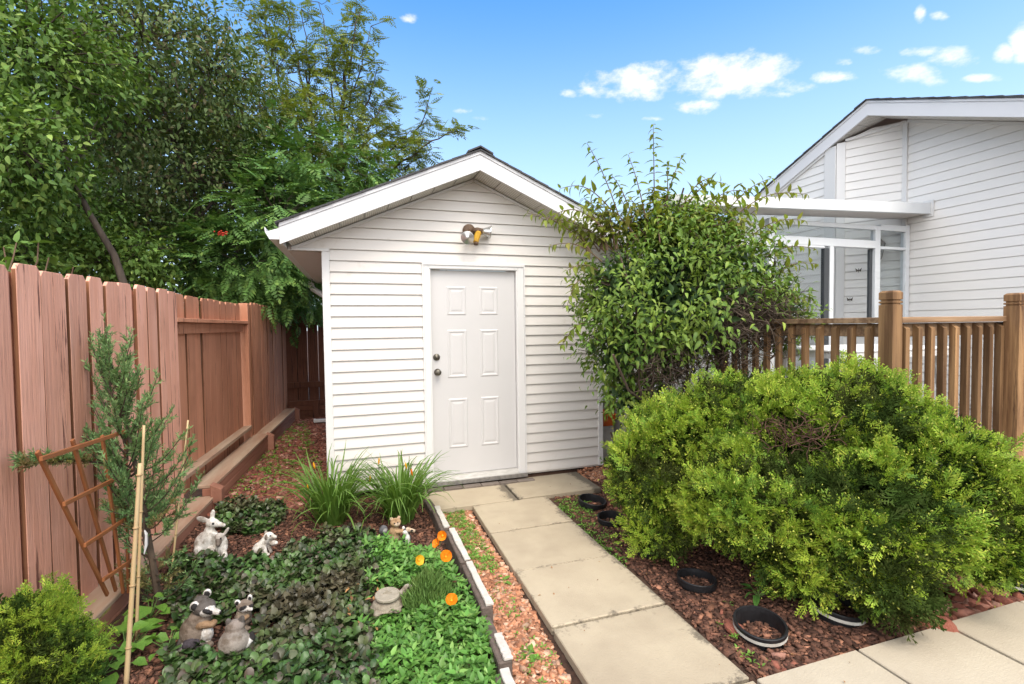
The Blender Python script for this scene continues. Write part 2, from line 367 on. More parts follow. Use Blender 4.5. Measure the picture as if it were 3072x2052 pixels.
mat['lava'] = M('lava_rock', (.17, .06, .042), (.27, .10, .065), 20, rand=.45, c3=(.42, .24, .18), c3amt=.3, rough=.95, bump=.006, bscale=60)
mat['rock'] = M('red_rock', (.30, .085, .055), (.40, .16, .11), 14, rand=.3, src='object', rough=.95, bump=.01, bscale=40)
mat['bark'] = M('tree_bark', (.06, .046, .036), (.11, .085, .065), 14, (1, 1, .3), rough=.95, bump=.01, bscale=30, bstretch=(1, 1, .2))
mat['twig'] = M('grey_twig', (.11, .078, .055), (.055, .04, .03), 14, rough=.9)
mat['twig_pale'] = M('pale_twig', (.2, .13, .085), (.12, .075, .05), 14, rough=.9)
def leaf(name, c1, c2, c3=None, amt=.3, rand=.3, trans=.3, rough=.5, spec=.25, scale=1.3, big=None):
    return M(name, c1, c2, scale, rand=rand, c3=c3, c3amt=amt, rough=rough, trans=trans, spec=spec, detail=2, ramp=(.4, .6), big=big)
mat['leaf_tree'] = leaf('broad_leaf', (.095, .18, .036), (.14, .24, .05), (.27, .37, .085), .35, trans=.22)
mat['leaf_olive'] = leaf('olive_leaf', (.10, .155, .048), (.13, .18, .058), (.21, .16, .085), .2, trans=.2)
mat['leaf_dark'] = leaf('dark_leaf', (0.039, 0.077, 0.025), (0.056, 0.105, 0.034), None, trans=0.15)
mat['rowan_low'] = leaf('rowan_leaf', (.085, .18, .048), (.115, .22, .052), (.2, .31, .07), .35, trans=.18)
mat['rowan_high'] = leaf('rowan_leaf_yellowish', (0.162, 0.223, 0.043), (0.216, 0.257, 0.048), (0.270, 0.270, 0.060), .3, trans=0.24)  # yellower green of the tall ash
mat['weigela'] = leaf('shrub_leaf', (.10, .185, .03), (.145, .235, .038), (.27, .34, .055), .4, trans=.2, rough=.45, big=((.19, .27, .042), 1.6, .52, .7))
mat['weigela_tip'] = leaf('young_shrub_leaf', (0.188, 0.263, 0.039), (0.225, 0.250, 0.050), (0.275, 0.250, 0.066), .3, trans=.4, rough=.4)
mat['thuja'] = leaf('golden_thuja', (.21, .345, .035), (.31, .43, .042), (.5, .52, .07), .3, rand=.35, trans=.15, rough=.6, scale=2.5, big=((.10, .205, .03), 3.0, .5, .68))
mat['thuja_core'] = M('thuja_inner_shade', (.034, .066, .012), (.05, .058, .016), 3, rand=.4, rough=1, spec=.05)
mat['bud'] = leaf('thuja_bud', (.46, .48, .09), (.4, .44, .08), None, rand=.25, trans=.1, rough=.6)
mat['juniper'] = leaf('juniper_scale', (.14, .26, .095), (.19, .32, .125), (.3, .39, .16), .35, rand=.35, trans=.15, rough=.6)
mat['juniper_old'] = leaf('juniper_tan', (.20, .21, .06), (.24, .2, .09), (.3, .2, .1), .3, rand=.3, trans=.2, rough=.6)
mat['ajuga'] = leaf('bugle_leaf', (.042, .092, .024), (.068, .13, .032), (.085, .062, .048), .4, rand=.6, trans=.06, rough=.36, spec=.35, scale=3, big=((.078, .068, .04), 2.2, .48, .66))
mat['vinca'] = leaf('periwinkle_leaf', (0.098, 0.230, 0.044), (0.127, 0.287, 0.055), (0.230, 0.391, 0.099), .35, rand=.3, trans=0.18, rough=.35, scale=3)
mat['broad'] = leaf('garden_leaf', (.14, .30, .045), (.19, .35, .055), None, rand=.3, trans=.25, rough=.45, scale=12)
mat['blade'] = leaf('lily_blade', (0.120, 0.240, 0.039), (0.168, 0.288, 0.055), None, rand=.25, trans=.3, rough=.35, scale=4)
mat['poppyleaf'] = leaf('poppy_leaf', (.18, .31, .09), (.22, .33, .10), None, rand=.2, trans=.35, scale=6)
mat['petal'] = M('orange_petal', (.85, .19, .006), (.88, .28, .01), 20, rough=.5, trans=.3)
mat['petal_y'] = M('yellow_petal', (.85, .5, .03), (.85, .38, .02), 20, rough=.5, trans=.3)
mat['berry'] = M('red_berry', (.45, .04, .02), rough=.4)
mat['dry'] = M('dry_leaf', (.30, .16, .06), (.2, .1, .045), 20, rand=.5, rough=.8)
mat['dead_twig'] = M('dead_brown_twig', (.10, .052, .034), (.06, .03, .02), 14, rough=.9)
mat['pot'] = M('black_pot', (.012, .012, .013), (.02, .02, .022), 20, rough=.4)
mat['potrim'] = M('dirty_white_rim', (.6, .58, .52), (.4, .37, .32), 12, rough=.7)
mat['trellis'] = M('orange_cedar', (.34, .125, .045), (.27, .095, .035), 12, (1, 1, .3), rand=.15, src='object', rough=.65, bump=.001, bscale=40)
mat['bamboo'] = M('bamboo', (.62, .47, .27), (.55, .38, .19), 6, (1, 1, .2), rough=.5)
mat['bamboo_ring'] = M('bamboo_node', (.36, .24, .12), rough=.6)
mat['tie'] = M('green_tie', (.02, .16, .11), rough=.5)
mat['tag'] = M('white_tag', (.75, .75, .77), rough=.5)
mat['figure'] = M('painted_concrete', (1, 1, 1), (.5, .45, .40), 26, (1, 1, 1), (.44, .66), rough=.8, bump=.005, bscale=90, attr=True)
mat['stone'] = M('grey_cast_stone', (.36, .32, .25), (.28, .245, .19), 40, rough=.9, bump=.002, bscale=120)
mat['lampglass'] = M('floodlight_glass', (.6, .6, .58), rough=.15, metal=.7)
mat['lampdark'] = M('weathered_lamp', (.10, .06, .04), (.16, .1, .06), 40, rough=.6)
mat['yellow'] = M('yellow_sensor', (.62, .36, .03), (.5, .27, .03), 30, rough=.5)
mat['lantern'] = M('bronze_lantern', (.12, .1, .085), rough=.4, metal=.5)
mat['orange'] = M('orange_plastic', (.62, .12, .02), rough=.5)

# ---------------------------------------------------------------- ground
def ground_h(x, y):
    x = np.asarray(x, float); y = np.asarray(y, float)
    h = -.105 + .008*np.sin(3.1*x+1.3*y)*np.cos(2.3*y-x) + .005*np.sin(9*x+2)*np.sin(8*y)
    bed = 1/(1+np.exp(-(.80-x)/.03)) * 1/(1+np.exp(-(-.1-y)/.15)) * 1/(1+np.exp(-(x+1.1)/.03))
    h = h + bed*(.03+.012*np.sin(5*x)*np.sin(4*y+1))
    sg = lambda v: 1/(1+np.exp(-np.clip(v, -40, 40)))
    h = h + .075*sg((y+.03)/.012)*sg((x-1.0)/.05)*sg((3.0-x)/.05)*sg((1-y)/.1) + .05*sg((y+.5)/.12)*sg((x-2.52)/.04)*sg((3.3-x)/.1)*sg((-.04-y)/.012)
    mound = np.exp(-(((x-2.9)/.8)**2+((y+2.1)/.9)**2))
    return h + .03*mound
def make_ground():
    xs = np.concatenate([[-300, -60, -20, -9], np.arange(-6, 8.01, .07), [11, 20, 60, 300]])
    ys = np.concatenate([[-300, -60, -20], np.arange(-7, 8.01, .06), [12, 20, 60, 300]])
    X, Y = np.meshgrid(xs, ys, indexing='ij')
    Z = ground_h(X, Y) + rng.normal(0, .003, X.shape)
    nx, ny = X.shape; i = np.arange(nx*ny).reshape(nx, ny)
    Fc = np.stack([i[:-1, :-1], i[1:, :-1], i[1:, 1:], i[:-1, 1:]], -1).reshape(-1, 4)
    o = arr_mesh('ground', np.stack([X, Y, Z], -1).reshape(-1, 3), Fc, mat['soil'])
    o['kind'] = 'structure'
make_ground()

# paving: every slab its own piece
def slab(parent, poly, z1=-.055, th=.05, m_='slab', tilt=0):
    b = MB(); ce = sum((Vector((p[0], p[1], 0)) for p in poly), Vector())/len(poly)
    b.prism([(p[0]-ce.x, p[1]-ce.y, -th) for p in poly], (0, 0, th))
    o = b.build('paving_slab', mat[m_], parent, bevel=.005, loc=(ce.x, ce.y, z1+random.uniform(-.003, .003)))
    o.rotation_euler = (random.uniform(-.004, .004), random.uniform(-.004, .004), random.uniform(-.006, .006))
def rect(x0, y0, x1, y1, g=.007): return [(x0+g, y0+g), (x1-g, y0+g), (x1-g, y1-g), (x0+g, y1-g)]
path = structure('path')
slab(path, rect(.78, -.575, 1.585, -.03)); slab(path, rect(1.59, -.56, 2.44, .0))
ys = [-.585, -1.18, -1.795, -2.405, -3.02]
for k in range(4): slab(path, rect(1.145, ys[k+1], 1.855, ys[k]))
for k in range(2): slab(path, rect(1.145, -3.635-.61*k, 1.855, -3.025-.61*k))
walk = structure('pavement')
for k in range(6):
    for r_ in range(2):
        x0 = 1.86+.615*k; slab(walk, rect(x0+.0*r_, -3.63-.61*r_, x0+.61, -3.025-.61*r_), m_='slabpale')
for k in range(5):
    for r_ in range(2): slab(walk, rect(-1.2-.615*(k-3), -4.255-.61*(r_-1), -1.2-.615*(k-4)-.005, -3.65-.61*(r_-1)) if False else rect(5.55+.615*k, -3.63-.61*r_, 6.16+.615*k, -3.025-.61*r_), m_='slabpale')

# ---------------------------------------------------------------- shed
E = .1016
SL = .437
AX = 1.342                                                      # ridge
def soff_z(x): return 2.965 - SL*abs(x-AX)
def board_prof(y0, z0, z1, t0=.003, t1=.017, gap=.006):
    """clapboard profile in (y,z): bottom lip sticks out"""
    z1 -= gap
    return [(y0, z0), (y0-t1, z0), (y0-t1, z0+.007), (y0-t0, z1), (y0, z1)]
def siding_x(parent, name, xa0, xb0, z0, z1, m_, y0=0.0, xa1=None, xb1=None):
    """board along X between xa and xb; top ends may differ (raked)"""
    xa1 = xa0 if xa1 is None else xa1; xb1 = xb0 if xb1 is None else xb1
    b = MB(); prof = board_prof(y0, z0, z1); n = len(prof); vs_ = []
    for side in (0, 1):
        for y, z in prof:
            t = (z-z0)/(z1-z0)
            vs_.append(((xa0+(xa1-xa0)*t) if side == 0 else (xb0+(xb1-xb0)*t), y, z))
    b.add(vs_, [tuple(range(n)), tuple(range(2*n-1, n-1, -1))]+[(i, n+i, n+(i+1) % n, (i+1) % n) for i in range(n)])
    return b.build(name, mat[m_], parent)
def make_shed():
    sh = thing('garden_shed', 'white vinyl sided garden shed with six panel door and shingled gable roof', 'shed', (1.34, 0, 0))
    def P(bm, name, m_, **k):
        o = bm.build(name, mat[m_], sh, **k); o.location = (-1.34, 0, 0); return o
    D = 3.45
    b = MB()                                                        # wall body, gabled
    x0, x1, zt = -.06, 2.74, 2.22
    poly = [(x0, .002, -.02), (x1, .002, -.02), (x1, .002, zt), (3.0, .002, zt), (3.0, .002, soff_z(3.0)), (AX, .002, 2.965), (-.311, .002, soff_z(-.311)), (-.311, .002, zt), (x0, .002, zt)]
    b.prism([(x0, .002, -.02), (x1, .002, -.02), (x1, .002, zt), (x0, .002, zt)], (0, D-.03, 0))
    P(b, 'wall', 'siding')
    b = MB(); b.prism([(-.311, .002, zt+.002), (3.0, .002, zt+.002), (3.0, .002, soff_z(3.0)), (AX, .002, 2.965), (-.311, .002, soff_z(-.311))], (0, .06, 0))
    P(b, 'gable_wall', 'siding')
    xl, xr = .825, 1.8637
    rows = 22
    for k in range(1, rows+1):
        z0 = (rows-k)*E; z1 = z0+E-.001
        if k == 1:
            o = siding_x(sh, 'siding_board', 0, 2.6935, z0, z1, 'siding'); o.location = (-1.34, 0, 0); continue
        for a, c in ((0.0, xl), (xr, 2.6935)):
            o = siding_x(sh, 'siding_board', a, c, z0, z1, 'siding'); o.location = (-1.34, 0, 0)
    o = siding_x(sh, 'siding_board', -.02, 2.71, 22*E, 22*E+.06, 'siding'); o.location = (-1.34, 0, 0)
    for k in range(0, 8):                                           # gable courses, cut to the rake
        z0 = 22*E+.001+k*E; z1 = z0+E-.001
        h = lambda z: (2.945-z)/SL
        w0, w1 = min(h(z0), AX+.29), min(max(h(z1), .01), AX+.29)
        if w0 < .03: break
        o = siding_x(sh, 'siding_board', AX-w0, AX+w0, z0, z1, 'siding', xa1=AX-w1, xb1=AX+w1, y0=.0005 if k else -.0005); o.location = (-1.34, 0, 0)
    for s in (-1, 1):                                              # raked J trim under the soffit and level trim over the eaves box
        b = MB(); b.bar((AX, -.012, 2.95), (AX+s*1.655, -.012, 2.95-SL*1.655), .03, .022, (0, 0, 1)); P(b, 'rake_trim', 'trim')
    b = MB(); b.box((-.311, -.026, 2.212), (-.0, -.001, 2.234)); P(b, 'eave_trim', 'trim')
    b = MB(); b.box((2.70, -.026, 2.212), (3.0, -.001, 2.234)); P(b, 'eave_trim', 'trim')
    for a, c in ((-.066, .0), (2.6935, 2.748)):
        b = MB(); b.box((a, -.022, -.01), (c, .06, 2.211)); P(b, 'corner_trim', 'trim', bevel=.003)
        e = a if a < 0 else c
        b = MB(); b.box((e-.004, .06, -.01), (e+.004, D, 2.211)); P(b, 'side_siding', 'siding')
    # door
    dx0, dx1, dz0, dz1 = .9057, 1.7734, .052, 2.072
    b = MB(); b.box((xl, -.03, 0.0), (xl+.012, -.001, 2.135)); b.box((xr-.012, -.03, 0.0), (xr, -.001, 2.135)); b.box((xl+.012, -.03, 2.115), (xr-.012, -.001, 2.135)); P(b, 'casing_trim', 'trim')
    b = MB(); b.box((xl+.012, -.022, 0.0), (dx0-.012, .0, 2.1)); P(b, 'door_casing', 'trim', bevel=.003)
    b = MB(); b.box((dx1+.012, -.022, 0.0), (xr-.012, .0, 2.1)); P(b, 'door_casing', 'trim', bevel=.003)
    b = MB(); b.box((xl+.012, -.022, 2.1), (xr-.012, .0, 2.114)); b.box((dx0-.0115, -.0215, 2.084), (dx1+.0115, .0, 2.1)); P(b, 'door_casing', 'trim')
    b = MB()
    for a, c in ((dx0-.012, dx0), (dx1, dx1+.012)): b.box((a, -.014, .0), (c, .05, 2.084))
    b.box((dx0, -.014, dz1+.004), (dx1, .05, 2.084)); P(b, 'door_jamb', 'trim')
    door = MB(); door.box((dx0+.003, .03, dz0), (dx1-.003, .07, dz1)); door = P(door, 'door', 'door')
    # hollow reveal is in front of the wall body: cut by setting the body back behind the door
    W = dx1-dx0; H = dz1-dz0
    for ya, yb in ((.078, .218), (.29, .525), (.627, .872)):
        for xa, xb in ((.185, .41), (.565, .785)):
            cx0, cx1 = dx0+W*xa, dx0+W*xb; cz1, cz0 = dz1-H*ya, dz1-H*yb
            b = MB(); y = .03
            ring = lambda i, yy: [(cx0+i, yy, cz0+i), (cx1-i, yy, cz0+i), (cx1-i, yy, cz1-i), (cx0+i, yy, cz1-i)]
            lv = [ring(0, y), ring(.010, y-.006), ring(.018, y-.006), ring(.03, y-.001), ring(.036, y-.001), ring(.055, y-.005)]
            vs_ = [v for r_ in lv for v in r_]
            fs = [(4*i+j, 4*i+(j+1) % 4, 4*i+4+(j+1) % 4, 4*i+4+j) for i in range(len(lv)-1) for j in range(4)] + [(20, 21, 22, 23)]
            b.add(vs_, fs); b.build('door_panel', mat['door'], door)
    kx = dx0+.052
    for z, r_, nm in ((1.222, .028, 'deadbolt'), (1.075, .032, 'door_knob')):
        b = MB(); ax = (0, -1, 0)
        if nm == 'deadbolt': b.lathe([(.034, 0), (.034, .006), (.026, .016), (.012, .018), (.012, .026)], (kx, .029, z), 20, ax)
        else: b.lathe([(.034, 0), (.034, .005), (.016, .012), (.014, .03), (.027, .04), (.031, .052), (.026, .064), (.010, .067)], (kx+.006, .029, z), 20, ax)
        b.build(nm, mat['brass'], door, smooth=True)
    b = MB(); b.prism([(dx0, .06, .0), (dx0, -.045, .0), (dx0, -.045, .012), (dx0, .0, .046), (dx0, .06, .05)], (W, 0, 0)); P(b, 'door_sill', 'sill')
    b = MB(); b.box((.86, -.062, -.028), (1.86, -.045, .008)); b.box((.86, -.0445, -.028), (1.86, -.023, -.005))
    for i in range(46):                                             # raised lozenges of the checker plate
        x = .875+i*.0215; s = 1 if i % 2 else -1
        b.bar((x-.006, -.063, -.012-s*.006), (x+.006, -.063, -.012+s*.006), .004, .004, (0, -1, 0))
    P(b, 'kick_plate', 'steel')
    # roof
    RO = -.30
    for s in (-1, 1):
        L_ = 1.71
        xe = AX+s*L_
        fz = lambda x: 2.965-SL*abs(x-AX)
        b = MB(); b.prism([(AX, RO, fz(AX)), (xe, RO, fz(xe)), (xe, RO, fz(xe)+.142), (AX, RO, fz(AX)+.142)], (0, .025, 0)); P(b, 'fascia', 'fascia')
        b = MB(); b.prism([(AX, RO-.008, fz(AX)+.143), (xe, RO-.008, fz(xe)+.143), (xe, RO-.008, fz(xe)+.172), (AX, RO-.008, fz(AX)+.172)], (0, .03, 0)); P(b, 'drip_edge', 'fascia')
        b = MB(); b.prism([(AX, RO+.026, fz(AX)+.11), (xe+s*.01, RO+.026, fz(xe)+.11), (xe+s*.01, RO+.026, fz(xe)+.165), (AX, RO+.026, fz(AX)+.172)], (0, D+.27, 0)); P(b, 'roof_deck', 'soffit_plain')
        b = MB(); b.prism([(xe, RO+.026, 2.225), (xe, RO+.026, fz(xe)+.16), (xe-s*.02, RO+.026, fz(xe)+.16), (xe-s*.02, RO+.026, 2.225)], (0, D+.25, 0)); P(b, 'eave_fascia', 'fascia')
        # shingle courses, each overlapping the one below
        n = 13; step = (L_+.03)/n; ang = math.atan(SL)
        for i in range(n):
            xa = AX+s*(L_+.03-i*step); xb = AX+s*max(L_+.03-(i+1)*step-.05, 0)
            q = random.uniform(-.006, .006)
            za, zb = fz(xa)+.186, fz(xb)+.176
            b = MB(); b.prism([(xa, RO-.022+q, za-.012), (xa, RO-.022+q, za+.006), (xb, RO-.022+q, zb+.010), (xb, RO-.022+q, zb-.004)], (0, D+.36, 0)); P(b, 'shingle_course', 'shingle')
        # raked soffit panels
        m_ = 8
        for i in range(m_):
            xa = AX+s*(.005+i*(1.655/m_)); xb = AX+s*(.005+(i+1)*(1.655/m_)-.008)
            za, zb = fz(xa)+.004, fz(xb)+.004
            b = MB(); b.add([(xa, RO+.027, za), (xb, RO+.027, zb), (xb, -.002, zb), (xa, -.002, za), (xa, RO+.027, za+.01), (xb, RO+.027, zb+.01), (xb, -.002, zb+.01), (xa, -.002, za+.01)], [(0, 1, 2, 3), (7, 6, 5, 4), (0, 4, 5, 1), (1, 5, 6, 2), (2, 6, 7, 3), (3, 7, 4, 0)])
            o = P(b, 'soffit_panel', 'soffit')
            uv = o.data.uv_layers.new(name='UVMap')
            for lp in o.data.loops:
                c = o.data.vertices[lp.vertex_index].co
                uv.data[lp.index].uv = ((c.x-AX)/.0185, c.y/.0185)
        # flat eave soffit
        ew = -.066 if s < 0 else 2.748
        b = MB(); b.box((min(ew, xe-s*.022), .0605, 2.2145), (max(ew, xe-s*.022), D-.05, 2.2235)); P(b, 'eave_soffit', 'soffit_plain')
        b = MB(); b.prism([(xe-s*.022, .003, 2.2145), (xe-s*.022, .003, fz(xe-s*.022)+.1), (xe-s*.022, .06, fz(xe)+.1), (xe-s*.022, .06, 2.2145)], (s*-.03, 0, 0)); P(b, 'soffit_end', 'trim')
    b = MB(); b.prism([(AX-.12, RO-.03, 3.108), (AX, RO-.03, 3.168), (AX+.12, RO-.03, 3.108), (AX+.12, RO-.03, 3.125), (AX, RO-.03, 3.182), (AX-.12, RO-.03, 3.125)], (0, D+.37, 0)); P(b, 'ridge_cap', 'shingle')
    # gutter and elbow on the fence side
    b = MB(); gx = AX-1.712
    b.prism([(gx, RO, 2.255), (gx-.075, RO, 2.255), (gx-.105, RO, 2.31), (gx-.11, RO, 2.348), (gx-.102, RO, 2.348), (gx-.095, RO, 2.315), (gx, RO, 2.348)], (0, D+.25, 0))
    P(b, 'gutter', 'fascia')
    b = MB(); b.tube([(-.42, 3.25, 2.27), (-.42, 3.25, 2.19), (-.40, 3.25, 2.12), (-.25, 3.25, 2.02), (-.12, 3.25, 1.98), (-.11, 3.25, 1.9), (-.11, 3.25, .1)], .042, 8); P(b, 'downspout', 'trim', smooth=True)
    for i in range(6):
        b = MB(); b.box((.80+.186*i, -.135, -.075), (.80+.186*i+.18, -.066, -.032-.002*i)); o = b.build('threshold_brick', mat['brick'], sh, bevel=.004); o.location = (-1.34, 0, 0)
    return sh
shed = make_shed()

# the wall body would fill the doorway: open it
def open_doorway():
    for o in list(shed.children):
        if o.name == 'wall':
            b = MB(); D = 3.42; y = .002
            for lo, hi in (((-.06, y, -.02), (.894, y+.1, 2.218)), ((1.785, y, -.02), (2.74, y+.1, 2.218)), ((.8945, y, 2.086), (1.7845, y+.1, 2.218)),
                           ((-.06, y+.1005, -.02), (.04, D, 2.218)), ((2.64, y+.1005, -.02), (2.74, D, 2.218)), ((.0405, D-.1, -.02), (2.6395, D, 2.218))): b.box(lo, hi)
            o.data = b.mesh('wall', mat['siding'])
open_doorway()

def make_floodlight():
    c = Vector(V2W(1085, 545, 1)); r = ray(1085, 541)
    p = CAM + r*((-.05-CAM[1])/r[1]); x, z = p[0], p[2]
    t = thing('floodlight', 'twin floodlight with yellow motion sensor on the shed gable', 'outdoor light', (x, -.02, z))
    b = MB(); b.lathe([(.062, 0), (.062, .02), (.052, .032), (.02, .036)], (-.04, -.002, .055), 20, (0, -1, 0)); b.build('base_plate', mat['lampdark'], t, smooth=True)
    b = MB(); b.tube([(-.035, -.03, .05), (-.05, -.06, .02), (-.06, -.085, -.005)], [.02, .018, .026], 10); b.build('lamp_socket', mat['lampdark'], t, smooth=True)
    b = MB(); d = (-.35, -.85, -.35); b.lathe([(.022, 0), (.03, .03), (.058, .075), (.064, .085), (.06, .088), (.02, .082), (.012, .092)], (-.055, -.07, -.01), 20, d); b.build('lamp', mat['lampglass'], t, smooth=True)
    b = MB(); b.tube([(-.01, -.035, .055), (.03, -.05, .055), (.085, -.06, .045)], [.018, .027, .027], 12); b.build('lamp_socket', mat['lampdark'], t, smooth=True)
    b = MB(); b.lathe([(.03, 0), (.036, .02), (.06, .07), (.068, .08), (.06, .084), (.015, .08)], (.085, -.06, .045), 20, (.97, -.15, -.12)); b.build('lamp', mat['lampglass'], t, smooth=True)
    b = MB(); b.box((-.028, -.03, -.07), (.028, .03, .05), Matrix.Rotation(.35, 3, 'Y'), (.025, -.085, -.01)); b.build('motion_sensor', mat['yellow'], t, bevel=.014)
    b = MB(); b.lathe([(.024, 0), (.022, .02), (.008, .026)], (.012, -.09, -.075), 14, (-.25, -.3, -.9)); b.build('sensor_lens', mat['lampdark'], t, smooth=True)
make_floodlight()

# ---------------------------------------------------------------- house
HX = 6.42
def siding_y(parent, X, y0, y1, z0, z1, y0t=None, y1t=None, m_='siding_house', name='siding_board', R=None, org=None):
    """board on a wall that faces -X, between y0 and y1"""
    y0t = y0 if y0t is None else y0t; y1t = y1 if y1t is None else y1t
    b = MB(); prof = board_prof(0, z0, z1, .002, .010, .002); n = len(prof); vs_ = []
    for side in (0, 1):
        for q, z in prof:
            t = (z-z0)/(z1-z0)
            vs_.append((X+q, (y0+(y0t-y0)*t) if side == 0 else (y1+(y1t-y1)*t), z))
    b.add(vs_, [tuple(range(n)), tuple(range(2*n-1, n-1, -1))]+[(i, n+i, n+(i+1) % n, (i+1) % n) for i in range(n)])
    return b.build(name, mat[m_], parent)
RID = -.485; RS = .422
def h_soff(y): return 3.943-RS*abs(y-RID)
def make_house():
    hs = thing('bungalow', 'white sided house with angled gable wall and wide rake fascia', 'house', (0, 0, 0))
    Yc = -.635
    A = Vector((HX, Yc, 0)); B = Vector((6.05, -.06, 0))
    YN, YF = -5.2, 3.2
    # solid bodies behind the boards
    b = MB(); gz = lambda y: h_soff(y)-.03
    pts = [(HX+.004, YN, -.1), (HX+.004, Yc, -.1), (HX+.004, Yc, gz(Yc)), (HX+.004, YN, gz(YN))]
    b.prism(pts, (.2, 0, 0)); b.build('wall', mat['siding_house'], hs)
    b = MB(); b.prism([(6.054, -.06, -.1), (6.054, YF, -.1), (6.054, YF, gz(YF)), (6.054, -.06, gz(-.06))], (.2, 0, 0)); b.build('wall', mat['siding_house'], hs)
    dv = (B-A); ln = dv.length; dn = dv.normalized(); nn = Vector((-dn.y, dn.x, 0))*-1   # towards the room
    nin = Vector((dn.y, -dn.x, 0)) if Vector((dn.y, -dn.x, 0)).x > 0 else Vector((-dn.y, dn.x, 0))
    b = MB(); a0 = A+nin*.006; b0 = B+nin*.006
    b.prism([(a0.x, a0.y, -.1), (b0.x, b0.y, -.1), (b0.x, b0.y, gz(b0.y)), (a0.x, a0.y, gz(a0.y))], tuple(nin*.1)); b.build('wall', mat['siding_house'], hs)
    z = .62; k = 0
    while z < 3.95:
        z1 = z+E-.001
        # near wall: clipped by the right-hand slope
        ya = max(YN, RID-(3.93-z)/RS); yat = max(YN, RID-(3.93-z1)/RS)
        if ya < Yc-.05: siding_y(hs, HX, ya, Yc-.03, z, z1, min(yat, Yc-.04), Yc-.03)
        # angled wall
        if z1 < 3.9:
            lim = lambda zz: max(0.0, min(1.0, (RID+(3.93-zz)/RS - Yc)/(B.y-Yc)))
            l0, l1 = lim(z)*ln, lim(z1)*ln
            if l0 > .06:
                bb = MB(); prof = board_prof(0, z, z1, .002, .010, .002); n = len(prof); vs_ = []
                for s_ in (0, 1):
                    for q, zz in prof:
                        t = (zz-z)/(z1-z); d = .03 if s_ == 0 else max(l0+(l1-l0)*t-.03, .035)
                        p = A+dn*d+nin*q; vs_.append((p.x, p.y, zz))
                bb.add(vs_, [tuple(range(n)), tuple(range(2*n-1, n-1, -1))]+[(i, n+i, n+(i+1) % n, (i+1) % n) for i in range(n)])
                bb.build('siding_board', mat['siding_house'], hs)
        yb = min(YF, RID+(3.93-z)/RS); ybt = min(YF, RID+(3.93-z1)/RS)
        if yb > .12: siding_y(hs, 6.05, .08, yb, z, z1, .08, max(ybt, .09))
        z += E
    # corner boards
    b = MB(); b.box((HX-.03, Yc-.035, .6), (HX-.001, Yc+.004, h_soff(Yc)-.03)); b.build('corner_trim', mat['trim'], hs)
    p0 = A+dn*.03; b = MB(); b.prism([(A.x-.022, A.y+.002, .6), (p0.x, p0.y, .6), (p0.x-nin.x*.02, p0.y-nin.y*.02, .6), (A.x-.03, A.y+.003, .6)], (0, 0, 3.24)); b.build('corner_trim', mat['trim'], hs)
    b = MB(); b.box((6.022, -.075, .6), (6.049, .079, h_soff(0)+.0)); b.build('corner_post', mat['trim'], hs, bevel=.004)
    p1 = B-dn*.10; b = MB(); b.prism([(p1.x, p1.y, .6), (p1.x-nin.x*.024, p1.y-nin.y*.024, .6), (B.x-.001-nin.x*.024, B.y-nin.y*.024-.012, .6), (B.x-.001, B.y-.016, .6)], (0, 0, 3.16)); b.build('corner_post', mat['trim'], hs)
    # rake
    XF = 6.0
    for s, yend in ((-1, -5.0), (1, 3.3)):
        dy = abs(yend-RID); fz = lambda y: 3.943-RS*abs(y-RID)
        b = MB(); b.prism([(XF, RID, fz(RID)), (XF, yend, fz(yend)), (XF, yend, fz(yend)+.145), (XF, RID, fz(RID)+.145)], (.022, 0, 0)); b.build('fascia', mat['fascia'], hs)
        b = MB(); b.prism([(XF-.008, RID, fz(RID)+.146), (XF-.008, yend, fz(yend)+.146), (XF-.008, yend, fz(yend)+.172), (XF-.008, RID, fz(RID)+.172)], (.03, 0, 0)); b.build('drip_edge', mat['fascia'], hs)
        b = MB(); b.prism([(XF+.023, RID, fz(RID)+.06), (XF+.023, yend, fz(yend)+.06), (XF+.023, yend, fz(yend)+.17), (XF+.023, RID, fz(RID)+.17)], (6, 0, 0)); b.build('roof_deck', mat['soffit_plain'], hs)
        n = int(dy/.14); step = dy/n
        for i in range(n):
            ya = RID+s*(dy-i*step); yb = RID+s*max(dy-(i+1)*step-.05, 0); q = random.uniform(-.006, .006)
            za, zb = fz(ya)+.19, fz(yb)+.178
            b = MB(); b.prism([(XF-.025+q, ya, za-.014), (XF-.025+q, ya, za+.008), (XF-.025+q, yb, zb+.01), (XF-.025+q, yb, zb-.004)], (6.02, 0, 0)); b.build('shingle_course', mat['shingle'], hs)
        # soffit between the fascia and the set back wall
        if s < 0:
            y = RID-.004
            while y > -4.8:
                y2 = y-.2; add_soffit(hs, y, y2+.008, HX-.002, fz); y = y2
            b = MB(); b.bar((HX-.016, Yc-.035, fz(Yc)-.03), (HX-.016, -5, fz(-5)-.03), .03, .03); b.build('soffit_trim', mat['trim'], hs)
        else:
            y = RID+.004
            while y < .1:
                y2 = y+.14
                def xw(yy):
                    if yy < Yc: return HX
                    t = min(1, (yy-Yc)/(B.y-Yc)); return HX+(B.x-HX)*t
                add_soffit(hs, y, y2-.008, None, fz, xw); y = y2
            b = MB(); b.bar((6.035, .08, fz(.08)-.015), (6.035, 3.2, fz(3.2)-.015), .03, .03); b.build('soffit_trim', mat['trim'], hs)
            b = MB(); q = nin*-.018; b.bar((A.x+q.x, A.y+q.y, fz(A.y)-.03), (B.x+q.x-dn.x*.1, B.y+q.y-dn.y*.1, fz(B.y)+.015), .03, .03); b.build('soffit_trim', mat['trim'], hs)
    return hs
